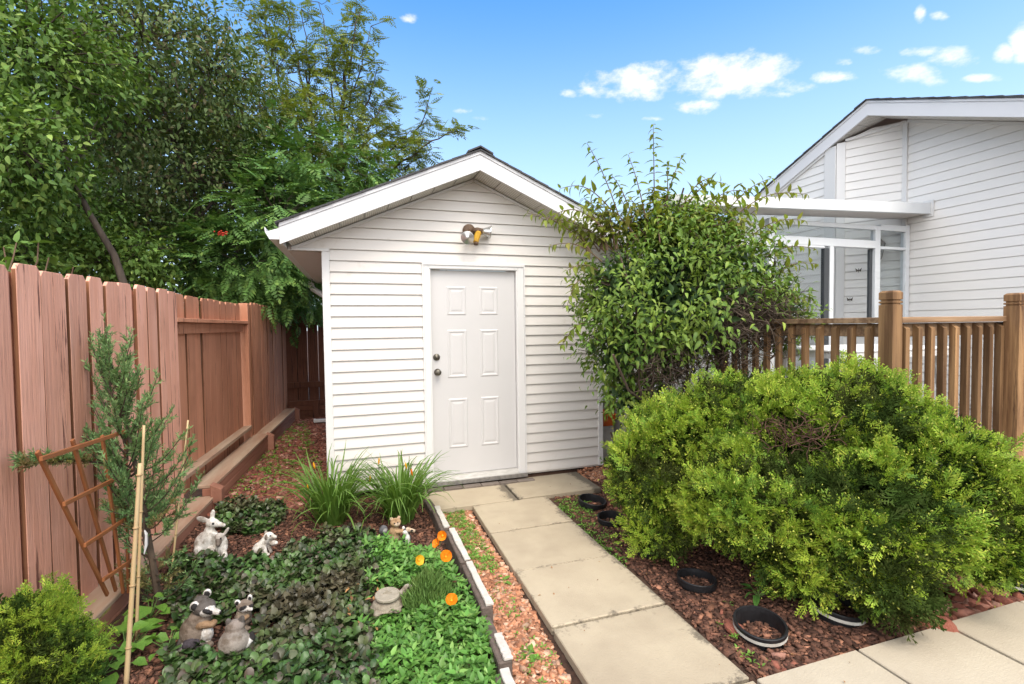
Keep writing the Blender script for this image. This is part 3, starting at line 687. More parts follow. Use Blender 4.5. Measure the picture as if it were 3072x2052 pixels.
def add_soffit(par, ya, yb, xw, fz, xf=None):
    xa = xw if xf is None else xf(ya); xb = xw if xf is None else xf(yb)
    X0 = 6.023
    za, zb = fz(ya)+.004, fz(yb)+.004
    b = MB(); b.add([(X0, ya, za), (xa, ya, za), (xb, yb, zb), (X0, yb, zb), (X0, ya, za+.01), (xa, ya, za+.01), (xb, yb, zb+.01), (X0, yb, zb+.01)], [(0, 1, 2, 3), (7, 6, 5, 4), (0, 4, 5, 1), (1, 5, 6, 2), (2, 6, 7, 3), (3, 7, 4, 0)])
    o = b.build('soffit_panel', mat['soffit'], par); uv = o.data.uv_layers.new(name='UVMap')
    for lp in o.data.loops:
        c = o.data.vertices[lp.vertex_index].co; uv.data[lp.index].uv = (c.x/.0185, c.y/.0185)
make_house()

# ---------------------------------------------------------------- sunroom in front of the angled wall
DZ = .60
def make_sunroom():
    sr = thing('sunroom', 'white aluminium sunroom with sliding glass door in the corner of the house', 'sunroom', (5.4, -.68, DZ))
    O = (-5.4, .68, -DZ)
    def P(bm, name, m_, par=None, **k):
        o = bm.build(name, mat[m_], par or sr, **k)
        if par is None: o.location = O
        return o
    Y = -.68
    # sloping header beam with its gutter shaped face
    x0, x1 = 2.95, HX-.02
    zt0, zt1, zb0, zb1 = 2.70, 2.842, 2.612, 2.722
    b = MB(); b.add([(x0, -.92, zb0), (x1, -.92, zb1), (x1, -.92, zt1), (x0, -.92, zt0), (x0, -.88, zb0), (x1, -.88, zb1), (x1, -.60, zt1+.03), (x0, -.60, zt0+.03)], [(0, 1, 2, 3), (4, 7, 6, 5), (0, 4, 5, 1), (3, 2, 6, 7), (0, 3, 7, 4), (1, 5, 6, 2)]); P(b, 'header_beam', 'alu')
    b = MB(); b.add([(x0, -.879, zb0+.002), (x1, -.879, zb1+.002), (x1, -.60, zb1+.002), (x0, -.60, zb0+.002), (x0, -.879, zb0+.02), (x1, -.879, zb1+.02), (x1, -.60, zb1+.02), (x0, -.60, zb0+.02)], [(0, 1, 2, 3), (7, 6, 5, 4), (0, 4, 5, 1), (1, 5, 6, 2), (2, 6, 7, 3), (3, 7, 4, 0)]); P(b, 'beam_soffit', 'soffit_plain')
    b = MB(); b.add([(x0, -.599, zt0+.0), (x1, -.599, zt1+.0), (x1-.02, 2.6, zt1+.32), (x0, 2.6, zt0+.32), (x0, -.599, zt0+.006), (x1, -.599, zt1+.006), (x1-.02, 2.6, zt1+.326), (x0, 2.6, zt0+.326)], [(0, 1, 2, 3), (7, 6, 5, 4), (0, 4, 5, 1), (1, 5, 6, 2), (2, 6, 7, 3), (3, 7, 4, 0)]); P(b, 'roof_glazing', 'glass')
    b = MB(); b.box((HX-.02, -.95, 2.69), (HX-.0135, -.84, 2.875)); P(b, 'flashing', 'trim')
    # frames
    def bar(x0_, x1_, z0_, z1_, y0_=Y-.03, y1_=Y+.03, m_='alu', nm='frame_bar'):
        b = MB(); b.box((x0_, y0_, z0_), (x1_, y1_, z1_)); P(b, nm, m_, bevel=.003)
    bar(4.315, 4.392, DZ, 2.60); bar(5.845, 5.925, DZ, 2.60); bar(6.335, 6.40, DZ, 2.63)
    bar(4.393, 5.844, 2.555, 2.60); bar(5.926, 6.334, 2.555, 2.62)
    bar(4.393, 5.844, 2.345, 2.43, Y-.035, Y+.035)
    bar(4.393, 5.06, 2.318, 2.34, Y-.05, Y-.03); bar(5.926, 6.334, 2.342, 2.372)
    bar(4.393, 5.844, DZ+.0, DZ+.06); bar(5.926, 6.334, DZ, DZ+.2)
    b = MB(); b.box((3.05, Y-.03, DZ), (3.12, Y+.03, 2.55)); P(b, 'frame_bar', 'alu')
    b = MB(); b.box((3.12, Y-.025, 1.35), (4.314, Y+.025, 1.42)); P(b, 'frame_bar', 'alu')
    b = MB(); b.box((3.12, Y-.025, 2.3), (4.314, Y+.025, 2.4)); P(b, 'frame_bar', 'alu')
    bar(5.062, 5.13, DZ+.061, 2.317, Y-.045, Y-.0, 'darkframe', 'door_gasket'); bar(5.131, 5.185, DZ+.061, 2.34, Y-.055, Y+.0, nm='door_stile')
    bar(5.20, 5.235, DZ+.061, 2.34, Y+.002, Y+.035, nm='door_stile'); bar(5.80, 5.843, DZ+.061, 2.34, Y+.0, Y+.03, 'darkframe', 'door_gasket')
    def pane(x0_, x1_, z0_, z1_, y=Y):
        b = MB(); b.box((x0_, y-.003, z0_), (x1_, y+.003, z1_)); P(b, 'glass_pane', 'glass')
    pane(4.393, 5.844, 2.431, 2.554); pane(5.926, 6.334, 2.373, 2.554); pane(5.926, 6.334, DZ+.2, 2.341)
    pane(4.393, 5.061, DZ+.061, 2.317, Y-.02); pane(3.121, 4.314, 1.421, 2.299); pane(3.121, 4.314, DZ, 1.349)
    # side wall and floor of the sunroom
    for yy in (.35, 1.4, 2.5):
        b = MB(); b.box((3.05, yy, DZ), (3.11, yy+.06, 2.56)); P(b, 'frame_bar', 'alu')
    for zz in (DZ, 1.35, 2.5):
        b = MB(); b.box((3.06, Y+.031, zz), (3.10, 2.499, zz+.06)); P(b, 'frame_bar', 'alu')
    b = MB(); b.box((3.077, Y+.031, DZ+.061), (3.083, 2.499, 2.499)); P(b, 'glass_pane', 'glass')
    b = MB(); b.box((3.12, 2.5, DZ), (6.02, 2.56, 2.9)); P(b, 'back_wall', 'siding_house')
    b = MB(); b.box((3.05, Y-.03, DZ-.08), (6.42, 2.6, DZ-.003)); P(b, 'sunroom_floor', 'deckboard')
    b = MB(); b.box((3.06, Y-.02, -.12), (3.10, 2.5, DZ-.081)); b.box((3.101, Y-.02, -.12), (3.44, Y+.02, DZ-.081)); P(b, 'skirting', 'sill')
make_sunroom()
def make_lantern():
    p = V2W(2015, 570, 1); r = ray(2014, 572); c = CAM+r*((6.24-CAM[0])/r[0])
    t = thing('wall_lantern', 'bronze carriage lantern on the angled house wall', 'lantern', tuple(c))
    b = MB(); b.lathe([(.03, -.1), (.055, .05), (.06, .055), (.05, .06)], (0, 0, 0), 6); b.build('lamp_glass', mat['lampglass'], t)
    b = MB(); b.lathe([(.075, .06), (.05, .09), (.02, .13), (.012, .16), (.02, .17), (.004, .19)], (0, 0, 0), 12); b.build('lantern_top', mat['lantern'], t, smooth=True)
    b = MB(); b.lathe([(.012, -.135), (.03, -.115), (.035, -.1)], (0, 0, 0), 10)
    for k in range(6):
        a = k*math.pi/3; b.bar((.032*math.cos(a), .032*math.sin(a), -.1), (.058*math.cos(a), .058*math.sin(a), .055), .006, .006, (math.cos(a+1), math.sin(a+1), 0))
    b.build('lantern_cage', mat['lantern'], t)
    b = MB(); b.tube([(0, 0, .12), (.03, .03, .2), (.08, .06, .16), (.11, .085, .1)], .01, 8); b.lathe([(.045, 0), (.045, .02)], (.125, .09, .1), 14, (-.82, -.57, 0)); b.build('bracket', mat['lantern'], t, smooth=True)
make_lantern()
def make_butterflies():
    for i, (px, py, lab) in enumerate(((1968, 619, 'small dark butterfly ornament on the siding, upper of the pair'), (1948, 686, 'small dark butterfly ornament on the siding, lower of the pair'))):
        # point on the angled wall plane
        A = np.array([HX, -.635]); B = np.array([6.05, -.06]); n = np.array([B[1]-A[1], -(B[0]-A[0])])
        r = ray(px, py); t_ = (n@A-n@CAM[:2])/(n@r[:2]); c = CAM+r*(t_*.993)
        t = thing('butterfly_ornament', lab, 'ornament', tuple(c), 'butterfly ornaments behind the glass')
        d = Vector(((B-A)/np.linalg.norm(B-A)).tolist()+[0.0]); nn = Vector((d.y, -d.x, 0)); nn = nn if nn.x < 0 else -nn
        for s in (-1, 1):
            b = MB(); f = lambda u, v, w: tuple(d*(u*s)+Vector((0, 0, v))+nn*w)
            b.prism([f(.003, -.004, .0), f(.033, .026, .02), f(.028, .0, .014), f(.022, -.022, .012), f(.003, -.008, .0)], tuple(nn*.003)); b.build('wing', mat['lantern'], t)
        b = MB(); b.tube([(0, 0, -.03), (0, 0, 0), (0, 0, .022)], [.002, .005, .003], 6); b.build('body', mat['lantern'], t)
make_butterflies()

# ---------------------------------------------------------------- deck with railing
def make_deck():
    dk = thing('deck', 'raised deck with grey boards and brown cedar railing', 'deck', (3.5, -2.47, 0))
    def P(bm, name, m_, **k):
        o = bm.build(name, mat[m_], dk, **k); o.location = (-3.5, 2.47, 0); return o
    X0, Y0 = 3.50, -2.47
    zd = .585
    y = -2.56
    while y < -.75:
        b = MB(); b.box((3.44, y, zd-.035), (6.38, y+.135, zd)); P(b, 'deck_board', 'deckboard', bevel=.003); y += .141
    b = MB(); b.box((3.45, -2.555, zd-.22), (6.38, -2.52, zd-.037)); b.box((3.45, -2.519, zd-.22), (3.485, -.75, zd-.037)); P(b, 'rim_joist', 'deckboard')
    b = MB(); b.box((3.46, -2.535, -.1), (6.38, -2.515, zd-.222)); b.box((3.46, -2.514, -.1), (3.48, -.75, zd-.222)); P(b, 'skirt', 'skirt')
    def post(x, y, z0, z1):
        h = .0445; b = MB(); c = .014; segs = [(z0, 1)]
        g = [z1-.062, z1-.085]
        rings = [(z0, h), (g[1]-.006, h), (g[1]-.004, h-.009), (g[1]+.004, h-.009), (g[1]+.006, h), (g[0]-.006, h), (g[0]-.004, h-.009), (g[0]+.004, h-.009), (g[0]+.006, h), (z1-.012, h), (z1, h-.012)]
        vs_ = [(x+sx*r_, y+sy*r_, z) for z, r_ in rings for sx, sy in ((-1, -1), (1, -1), (1, 1), (-1, 1))]
        n = len(rings); fs = [(4*i+j, 4*i+(j+1) % 4, 4*i+4+(j+1) % 4, 4*i+4+j) for i in range(n-1) for j in range(4)]+[(0, 3, 2, 1), tuple(4*(n-1)+j for j in range(4))]
        b.add(vs_, fs); P(b, 'railing_post', 'cedar')
    post(X0, Y0, -.1, 1.715); post(4.63, Y0-.07, -.1, 1.705); post(3.5, -.95, -.1, 1.70); post(6.3, Y0, .0, 1.7)
    zr = 1.545
    def rail(a, b_, z, w, h, nm='top_rail'):
        q = MB(); q.bar((a[0], a[1], z), (b_[0], b_[1], z), w, h); P(q, nm, 'cedar_rail', bevel=.003)
    rail((X0+.046, Y0), (4.652, Y0), zr-.019, .09, .038); rail((4.76, Y0), (6.25, Y0), zr-.019, .09, .038); rail((X0, Y0+.046), (X0, -.995), zr-.019, .09, .038)
    rail((X0+.046, Y0+.02), (4.652, Y0+.02), zr-.085, .038, .088, 'sub_rail'); rail((4.76, Y0+.02), (6.25, Y0+.02), zr-.085, .038, .088, 'sub_rail'); rail((X0+.02, Y0+.046), (X0+.02, -.995), zr-.085, .038, .088, 'sub_rail')
    rail((X0+.046, Y0+.02), (4.652, Y0+.02), zd+.085, .038, .088, 'bottom_rail'); rail((4.76, Y0+.02), (6.25, Y0+.02), zd+.085, .038, .088, 'bottom_rail'); rail((X0+.02, Y0+.046), (X0+.02, -.995), zd+.085, .038, .088, 'bottom_rail')
    def bal(x, y, ax):
        b = MB(); h = .019; z0, z1 = zd+.02, zr-.045; zz = z1-.03
        # mitred top and bottom slope away from the rail
        if ax == 'y': pts = [(x-h, y-h, z0+.025), (x-h, y+h, z0), (x-h, y+h, z1), (x-h, y-h, zz)]; b.prism(pts, (2*h, 0, 0))
        else: pts = [(x-h, y-h, z0+.025), (x+h, y-h, z0), (x+h, y-h, z1), (x-h, y-h, zz)]; b.prism(pts, (0, 2*h, 0))
        P(b, 'baluster', 'cedar')
    for i in range(10): bal(X0+.105+i*.1195, Y0-.019, 'y')
    for i in range(12): bal(4.82+i*.1195, Y0-.019, 'y')
    for i in range(12): bal(X0-.019, Y0+.12+i*.121, 'x')
    for i in range(3):
        b = MB(); b.box((3.9+.25*i, -2.80, .16*(2-i)-.1), (5.9, -2.57, .16*(2-i)+.04)) if False else None
make_deck()
def make_table():
    t = thing('patio_table', 'white plastic patio table with rounded corners behind the deck railing', 'table', (4.6, -1.45, DZ))
    w, d, r = .68, .40, .16; pts = []
    for cx, cy, a0 in ((w-r, d-r, 0), (-w+r, d-r, 90), (-w+r, -d+r, 180), (w-r, -d+r, 270)):
        for k in range(7):
            a = math.radians(a0+15*k); pts.append((cx+r*math.cos(a), cy+r*math.sin(a), .665))
    b = MB(); b.prism(pts, (0, 0, .022)); b.build('table_top', mat['table'], t, bevel=.006)
    b = MB(); b.prism([(p[0]*.985, p[1]*.985, .615) for p in pts], (0, 0, .0495)); b.build('apron', mat['table'], t)
    for sx in (-1, 1):
        for sy in (-1, 1):
            b = MB(); b.tube([(sx*.55, sy*.3, .615), (sx*.6, sy*.34, 0)], [.035, .024], 8); b.build('leg', mat['table'], t)
make_table()

# ---------------------------------------------------------------- fence and timber retaining wall
FA = Vector((-1.29, -1.49, 0)); FD = Vector((.293, 6.19, 0)).normalized(); FN = Vector((FD.y, -FD.x, 0))     # FN towards the garden
def FP(y, off=0.0, z=0.0):
    """point on the fence line at world Y, off metres towards the garden"""
    t = (y-FA.y)/FD.y; p = FA+FD*t+FN*off; return Vector((p.x, p.y, z))
PICKET_Y = [-1.873, -1.687, -1.469, -1.276, -1.104, -.93, -.734, -.556, -.383, -.182, .0]
def make_fence():
    fe = thing('side_fence', 'tall salmon painted board fence with dog ear pickets', 'fence', tuple(FP(-1.5)))
    base = FP(-1.5)
    R = math.atan2(FD.y, FD.x)
    def picket(y0, y1, off, z0, z1, m_, thick=.018, gap=.006):
        L_ = (y1-y0)/FD.y; c = min(.03, L_*.22); w = L_/2-gap/2
        b = MB(); j = lambda a: random.uniform(-a, a)
        pts = [(-w+.003, 0, z0), (w-.003, 0, z0), (w-.003+j(.002), 0, z1-c), (w-c*.8, 0, z1+j(.003)), (-w+c*.8, 0, z1+j(.003)), (-w+.003+j(.002), 0, z1-c)]
        b.prism(pts, (0, -thick, 0))
        p = FP((y0+y1)/2, off)-base
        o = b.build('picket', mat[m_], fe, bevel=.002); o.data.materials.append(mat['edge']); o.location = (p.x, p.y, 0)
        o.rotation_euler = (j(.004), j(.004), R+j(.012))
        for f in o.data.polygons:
            if abs(f.normal.x) > .9: f.material_index = 1                # brown edge stain, darkened to put the joints' shade into the colour
        return o
    y = -1.873; n = -1
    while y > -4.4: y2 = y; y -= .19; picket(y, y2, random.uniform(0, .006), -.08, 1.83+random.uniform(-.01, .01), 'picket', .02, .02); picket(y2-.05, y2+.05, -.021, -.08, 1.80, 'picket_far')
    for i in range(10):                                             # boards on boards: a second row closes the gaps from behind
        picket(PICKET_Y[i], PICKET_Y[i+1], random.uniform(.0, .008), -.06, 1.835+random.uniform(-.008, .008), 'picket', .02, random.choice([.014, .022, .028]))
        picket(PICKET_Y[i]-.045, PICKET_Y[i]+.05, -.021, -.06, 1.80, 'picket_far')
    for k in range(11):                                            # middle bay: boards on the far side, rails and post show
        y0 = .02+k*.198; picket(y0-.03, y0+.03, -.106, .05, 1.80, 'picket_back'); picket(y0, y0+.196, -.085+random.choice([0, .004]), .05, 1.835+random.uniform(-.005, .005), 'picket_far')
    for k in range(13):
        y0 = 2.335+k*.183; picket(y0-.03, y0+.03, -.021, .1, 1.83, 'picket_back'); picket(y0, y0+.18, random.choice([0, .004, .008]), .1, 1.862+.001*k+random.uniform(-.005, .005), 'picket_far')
    def bar(y0, y1, off, z, w, h, nm, m_):
        a, c = FP(y0, off, z)-base, FP(y1, off, z)-base; b = MB(); b.bar((0, 0, 0), tuple(c-a), w, h); b.build(nm, mat[m_], fe, bevel=.003, loc=(a.x, a.y, z))
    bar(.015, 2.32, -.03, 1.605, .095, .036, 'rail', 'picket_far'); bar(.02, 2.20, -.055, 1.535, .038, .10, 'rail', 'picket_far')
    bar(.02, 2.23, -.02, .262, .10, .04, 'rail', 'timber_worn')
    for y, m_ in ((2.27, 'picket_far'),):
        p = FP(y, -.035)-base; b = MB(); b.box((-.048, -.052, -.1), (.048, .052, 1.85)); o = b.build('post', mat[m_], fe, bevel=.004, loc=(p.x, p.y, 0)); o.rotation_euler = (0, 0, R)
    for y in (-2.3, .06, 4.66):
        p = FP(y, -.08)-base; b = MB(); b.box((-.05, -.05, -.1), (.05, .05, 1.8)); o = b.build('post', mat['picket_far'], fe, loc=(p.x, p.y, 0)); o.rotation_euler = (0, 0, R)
    for o in fe.children: pass
    # back fence
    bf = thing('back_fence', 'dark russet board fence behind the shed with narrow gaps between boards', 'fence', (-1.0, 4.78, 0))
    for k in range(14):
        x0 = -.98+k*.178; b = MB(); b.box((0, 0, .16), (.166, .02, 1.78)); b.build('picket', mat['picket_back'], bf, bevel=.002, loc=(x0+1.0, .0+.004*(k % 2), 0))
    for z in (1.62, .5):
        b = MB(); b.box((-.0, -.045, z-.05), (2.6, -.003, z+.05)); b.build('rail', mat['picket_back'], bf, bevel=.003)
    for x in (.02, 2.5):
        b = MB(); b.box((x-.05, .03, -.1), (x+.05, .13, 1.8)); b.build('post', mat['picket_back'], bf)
make_fence()
def make_retaining():
    rw = thing('timber_retaining_wall', 'low stained timber retaining wall along the fence foot', 'retaining wall', (-1.05, 0, -.1))
    org = Vector((-1.05, 0, -.1))
    def tim(y0, y1, z0, z1, m_, o0=.125, w=.10, nm='timber'):
        a, c = FP(y0, o0), FP(y1, o0); b = MB(); b.bar((0, 0, 0), tuple(c-a), w, z1-z0)
        b.build(nm, mat[m_], rw, bevel=.006, loc=(a.x-org.x, a.y-org.y, (z0+z1)/2-org.z))
    segs = [(-4.0, -1.7), (-1.69, .24), (.245, 2.42), (2.425, 4.5)]
    for i, (a, c) in enumerate(segs):
        for z0, z1, w, o0 in ((-.14, -.062, .10, .125), (-.060, .018, .098, .126), (.020, .092, .10, .125)):
            tim(a, c, z0-(.12 if i < 1 else .0)-(.10 if i == 1 else 0), z1-(.12 if i < 1 else .0)-(.1 if i == 1 else 0), 'timber', o0, w)
        d = -.12 if i < 1 else (-.10 if i == 1 else 0)
        tim(a, c, .094+d, .128+d, 'timber_worn', .085, .19, 'cap_timber')
    for y in (.24, 2.42, 4.52):
        p = FP(y, .20)-org; b = MB(); b.prism([(-.045, -.05, -.05), (.045, -.05, -.05), (.045, -.05, .19), (-.045, -.05, .24)], (0, .1, 0)); o = b.build('stake', mat['timber'], rw, bevel=.004, loc=(p.x, p.y, 0))
    for k in range(4):
        b = MB(); b.box((0, 0, k*.088), (2.2, .1, k*.088+.084)); b.build('timber', mat['picket_back'], rw, bevel=.006, loc=(.10, 4.6-.0, -.02))
    b = MB(); b.box((0, 0, 0), (.1, .06, .34)); b.build('stake', mat['picket_back'], rw, bevel=.004, loc=(.5, 4.535, .0))
make_retaining()



# ---------------------------------------------------------------- leaf shapes
def T(v, f): return np.array(v, float), np.array(f, int)
def ovate(w=.5, fold=.12, droop=.15, tip=.55):
    """leaf of length 1 along x, folded at the midrib, 8 triangles"""
    v = [(0, 0, 0), (.3, 0, -.0), (.65, 0, -droop*.4), (1, 0, -droop),
         (.25, w*.46, fold*w), (.6, w*.40*tip/.55, fold*w-droop*.4), (.25, -w*.46, fold*w), (.6, -w*.40*tip/.55, fold*w-droop*.4)]
    return T(v, [(0, 1, 4), (1, 2, 5), (1, 5, 4), (2, 3, 5), (0, 6, 1), (1, 7, 2), (1, 6, 7), (2, 7, 3)])
LEAF = ovate()
LEAF_N = ovate(.42, .2, .3)
LEAF_R = ovate(.80, .22, .16, .7)
def simple_leaf(w=.5, dr=.15):
    return T([(0, 0, 0), (.45, w*.5, .06), (1, 0, -dr), (.45, -w*.5, .06)], [(0, 2, 1), (0, 3, 2)])
LEAF2 = simple_leaf()
def round_leaf(w=.78, n=9):
    v = [(.52, 0, .10)]+[(.5+.5*math.cos(a)*(1 if math.cos(a) > 0 else .95), .5*w*math.sin(a), -.05+.05*math.sin(3*a)) for a in np.linspace(math.pi, 3*math.pi, n, endpoint=False)]
    return T(v, [(0, 1+i, 1+(i+1) % n) for i in range(n)])
ROUND = round_leaf()
def pinnate(n=6, droop=.25, ll=.36, lw=.11):
    v = []; f = []
    def quad(p, d, up, l, w):
        d = np.array(d, float); d /= np.linalg.norm(d); s = np.cross(up, d); b = len(v)
        v.extend([tuple(p), tuple(p+d*l*.45+s*w), tuple(p+d*l-np.array([0, 0, .05*l])), tuple(p+d*l*.45-s*w)])
        f.append((b, b+1, b+2, b+3))
    Z = np.array([0, 0, 1.0])
    R = lambda t: np.array([t, 0, -droop*t*t])
    b = 0; v.extend([(0, .008, 0), (0, -.008, 0), (.9, -.004, -droop*.81), (.9, .004, -droop*.81)]); f.append((0, 1, 2, 3))
    for i in range(n):
        t = .2+.72*i/(n-1); k = math.sin(math.pi*(.25+.6*i/(n-1)))
        for s in (-1, 1): quad(R(t), (.45, s*1.0, -.25), Z, ll*k, lw*k)
    quad(R(.92), (1, 0, -.4), Z, ll*.8, lw*.85)
    return T(v, f)
PINN = pinnate(6, .3, .34, .085)
PINN_S = pinnate(6, .3, .34, .068)
def spray(n=7, seed=0, wid=.045):
    """flat branching spray of scale leaves, length 1"""
    r = random.Random(seed); v = []; f = []
    def strip(p, a, l, w):
        d = np.array([math.cos(a), math.sin(a), r.uniform(-.15, .15)]); s = np.array([-math.sin(a), math.cos(a), r.uniform(-.4, .4)]); p = np.array(p, float)
        b = len(v); v.extend([tuple(p), tuple(p+d*l*.6+s*w), tuple(p+d*l), tuple(p+d*l*.6-s*w)]); f.append((b, b+1, b+2, b+3)); return p+d*l
    strip((0, 0, 0), 0, .95, wid*.8)
    for i in range(n):
        t = .12+.75*i/n; s = 1 if i % 2 else -1; a = s*r.uniform(.5, .85); l = .5*(1-.55*t)*r.uniform(.8, 1.15)
        p = (t, 0, 0); strip(p, a, l, wid)
        q = (t+math.cos(a)*l*.4, math.sin(a)*l*.4, 0); strip(q, a-s*.55, l*.5, wid*.9); 
        q = (t+math.cos(a)*l*.6, math.sin(a)*l*.6, 0); strip(q, a+s*.45, l*.38, wid*.9)
    return T(v, f)
SPRAYS = [spray(8, k, .034) for k in range(3)]
def tuft(n=9, seed=0, w=.05):
    r = random.Random(seed); v = []; f = []
    for i in range(n):
        t = .75*i/n; a = i*2.4; el = r.uniform(.35, .7)
        d = np.array([math.cos(el), math.sin(el)*math.cos(a), math.sin(el)*math.sin(a)]); s = np.cross(d, unit(1)[0]); s /= np.linalg.norm(s)
        p = np.array([t, 0, 0]); l = .38*r.uniform(.8, 1.2); b = len(v)
        v.extend([tuple(p), tuple(p+d*l*.5+s*w), tuple(p+d*l), tuple(p+d*l*.5-s*w)]); f.append((b, b+1, b+2, b+3))
    b = len(v); v.extend([(0, 0, 0), (.5, w, 0), (1, 0, 0), (.5, -w, 0)]); f.append((b, b+1, b+2, b+3))
    return T(v, f)
TUFTS = [tuft(9, k) for k in range(3)]

def lobes_w(lobes):
    """(px, py, depth, rx, ry) in photograph pixels -> centres and radii in metres"""
    c = np.array([V2W(l[0], l[1], l[2]) for l in lobes]); k = F/KV
    r = np.array([[l[3]*l[2]/k, (l[5] if len(l) > 5 else .5*(l[3]+l[4]))*l[2]/k if len(l) <= 5 else l[5], l[4]*l[2]/k] for l in lobes])
    return c, r
def sample_lobes(c, r, n, lo=.75, hi=1.05, reject=.78):
    """points in the shells of a union of ellipsoids, with outward normals; axes follow the view's right / forward / up"""
    A = np.stack([np.array([RT[0], RT[1], 0]), np.array([FW[0], FW[1], 0]), np.array([0, 0, 1.0])]); A[0] /= np.linalg.norm(A[0]); A[1] /= np.linalg.norm(A[1])
    area = (r[:, 0]*r[:, 2]+r[:, 1]*r[:, 2]+r[:, 0]*r[:, 1]); pr = area/area.sum()
    idx = rng.choice(len(c), n, p=pr); u = unit(n); t = rng.uniform(lo, hi, n)
    loc = u*r[idx]*t[:, None]; P = c[idx]+loc@A
    nor = nrm((u/r[idx])@A)
    keep = np.ones(n, bool)
    for j in range(len(c)):
        q = ((P-c[j])@A.T)/r[j]; keep &= (np.linalg.norm(q, axis=1) > reject) | (idx == j)
    return P[keep], nor[keep], idx[keep]
def fbm3(P, s, seed=0):
    r = np.random.default_rng(seed); o = np.zeros(len(P))
    for k in range(5):
        w = r.normal(size=3)*s*(1.6**(k % 3)); o += np.sin(P@w+r.uniform(0, 6.3))
    return o/5

def limb(bm, a, b, ra, rb, n=7, wob=.06, seg=6):
    a, b = np.array(a, float), np.array(b, float); L_ = np.linalg.norm(b-a); pts = []
    off = rng.normal(size=3)*wob*L_
    for i in range(seg+1):
        t = i/seg; pts.append(a+(b-a)*t+off*math.sin(math.pi*t)+rng.normal(size=3)*wob*.25*L_*(0 < i < seg))
    bm.tube(pts, [ra+(rb-ra)*i/seg for i in range(seg+1)], n); return pts

# ---------------------------------------------------------------- trees behind the fence
def clumpy(P, nor, per, spread_):
    """leaf points round clump centres, in drooping layers"""
    n = len(P); q = np.repeat(P, per, 0)+rng.normal(size=(n*per, 3))*spread_*np.array([1, 1, .6]); return q, np.repeat(nor, per, 0)
def broad_tree(name, label, lobes, m_leaf, nclump, per, size, trunk, limbs, tmpl, spread_=.16, seed=1, group=None, inner=.25):
    base = np.array(trunk[0]); t = thing(name, label, 'tree', tuple(base), group)
    c, r = lobes_w(lobes)
    P, nor, idx = sample_lobes(c, r, nclump, .35, 1.08, .6)
    nz = fbm3(P, 2.2, seed); keep = nz > -.28; P, nor = P[keep], nor[keep]
    b = MB(); b.tube(trunk, np.linspace(.05, .02, len(trunk)), 9)
    for a_, e_ in limbs: limb(b, a_, e_, .028, .01)
    o = b.build('trunk', mat['bark'], t, smooth=True); o.location = tuple(-base)
    b = MB(); tp = np.array(trunk)
    for k in range(0, len(P), 7):                                   # twigs towards the clumps
        j = np.argmin(np.linalg.norm(c-P[k], axis=1)); s = c[j]+(P[k]-c[j])*.25
        limb(b, s, P[k], .012, .004, 4, .1, 3)
    o = b.build('branches', mat['bark'], t); o['kind'] = 'stuff'; o.location = tuple(-base)
    Q, N_ = clumpy(P, nor, per, spread_)
    n = len(Q); d = nrm(N_*.6+rng.normal(size=(n, 3))*.6+np.array([0, 0, -.35])); up = nrm(np.array([0, 0, 1.0])+N_*.5+rng.normal(size=(n, 3))*.45)
    o = scatter('crown', tmpl, Q, d, up, size*rng.uniform(.6, 1.25, n), mat[m_leaf], t); o.location = tuple(-base); o['kind'] = 'stuff'
    return t, Q
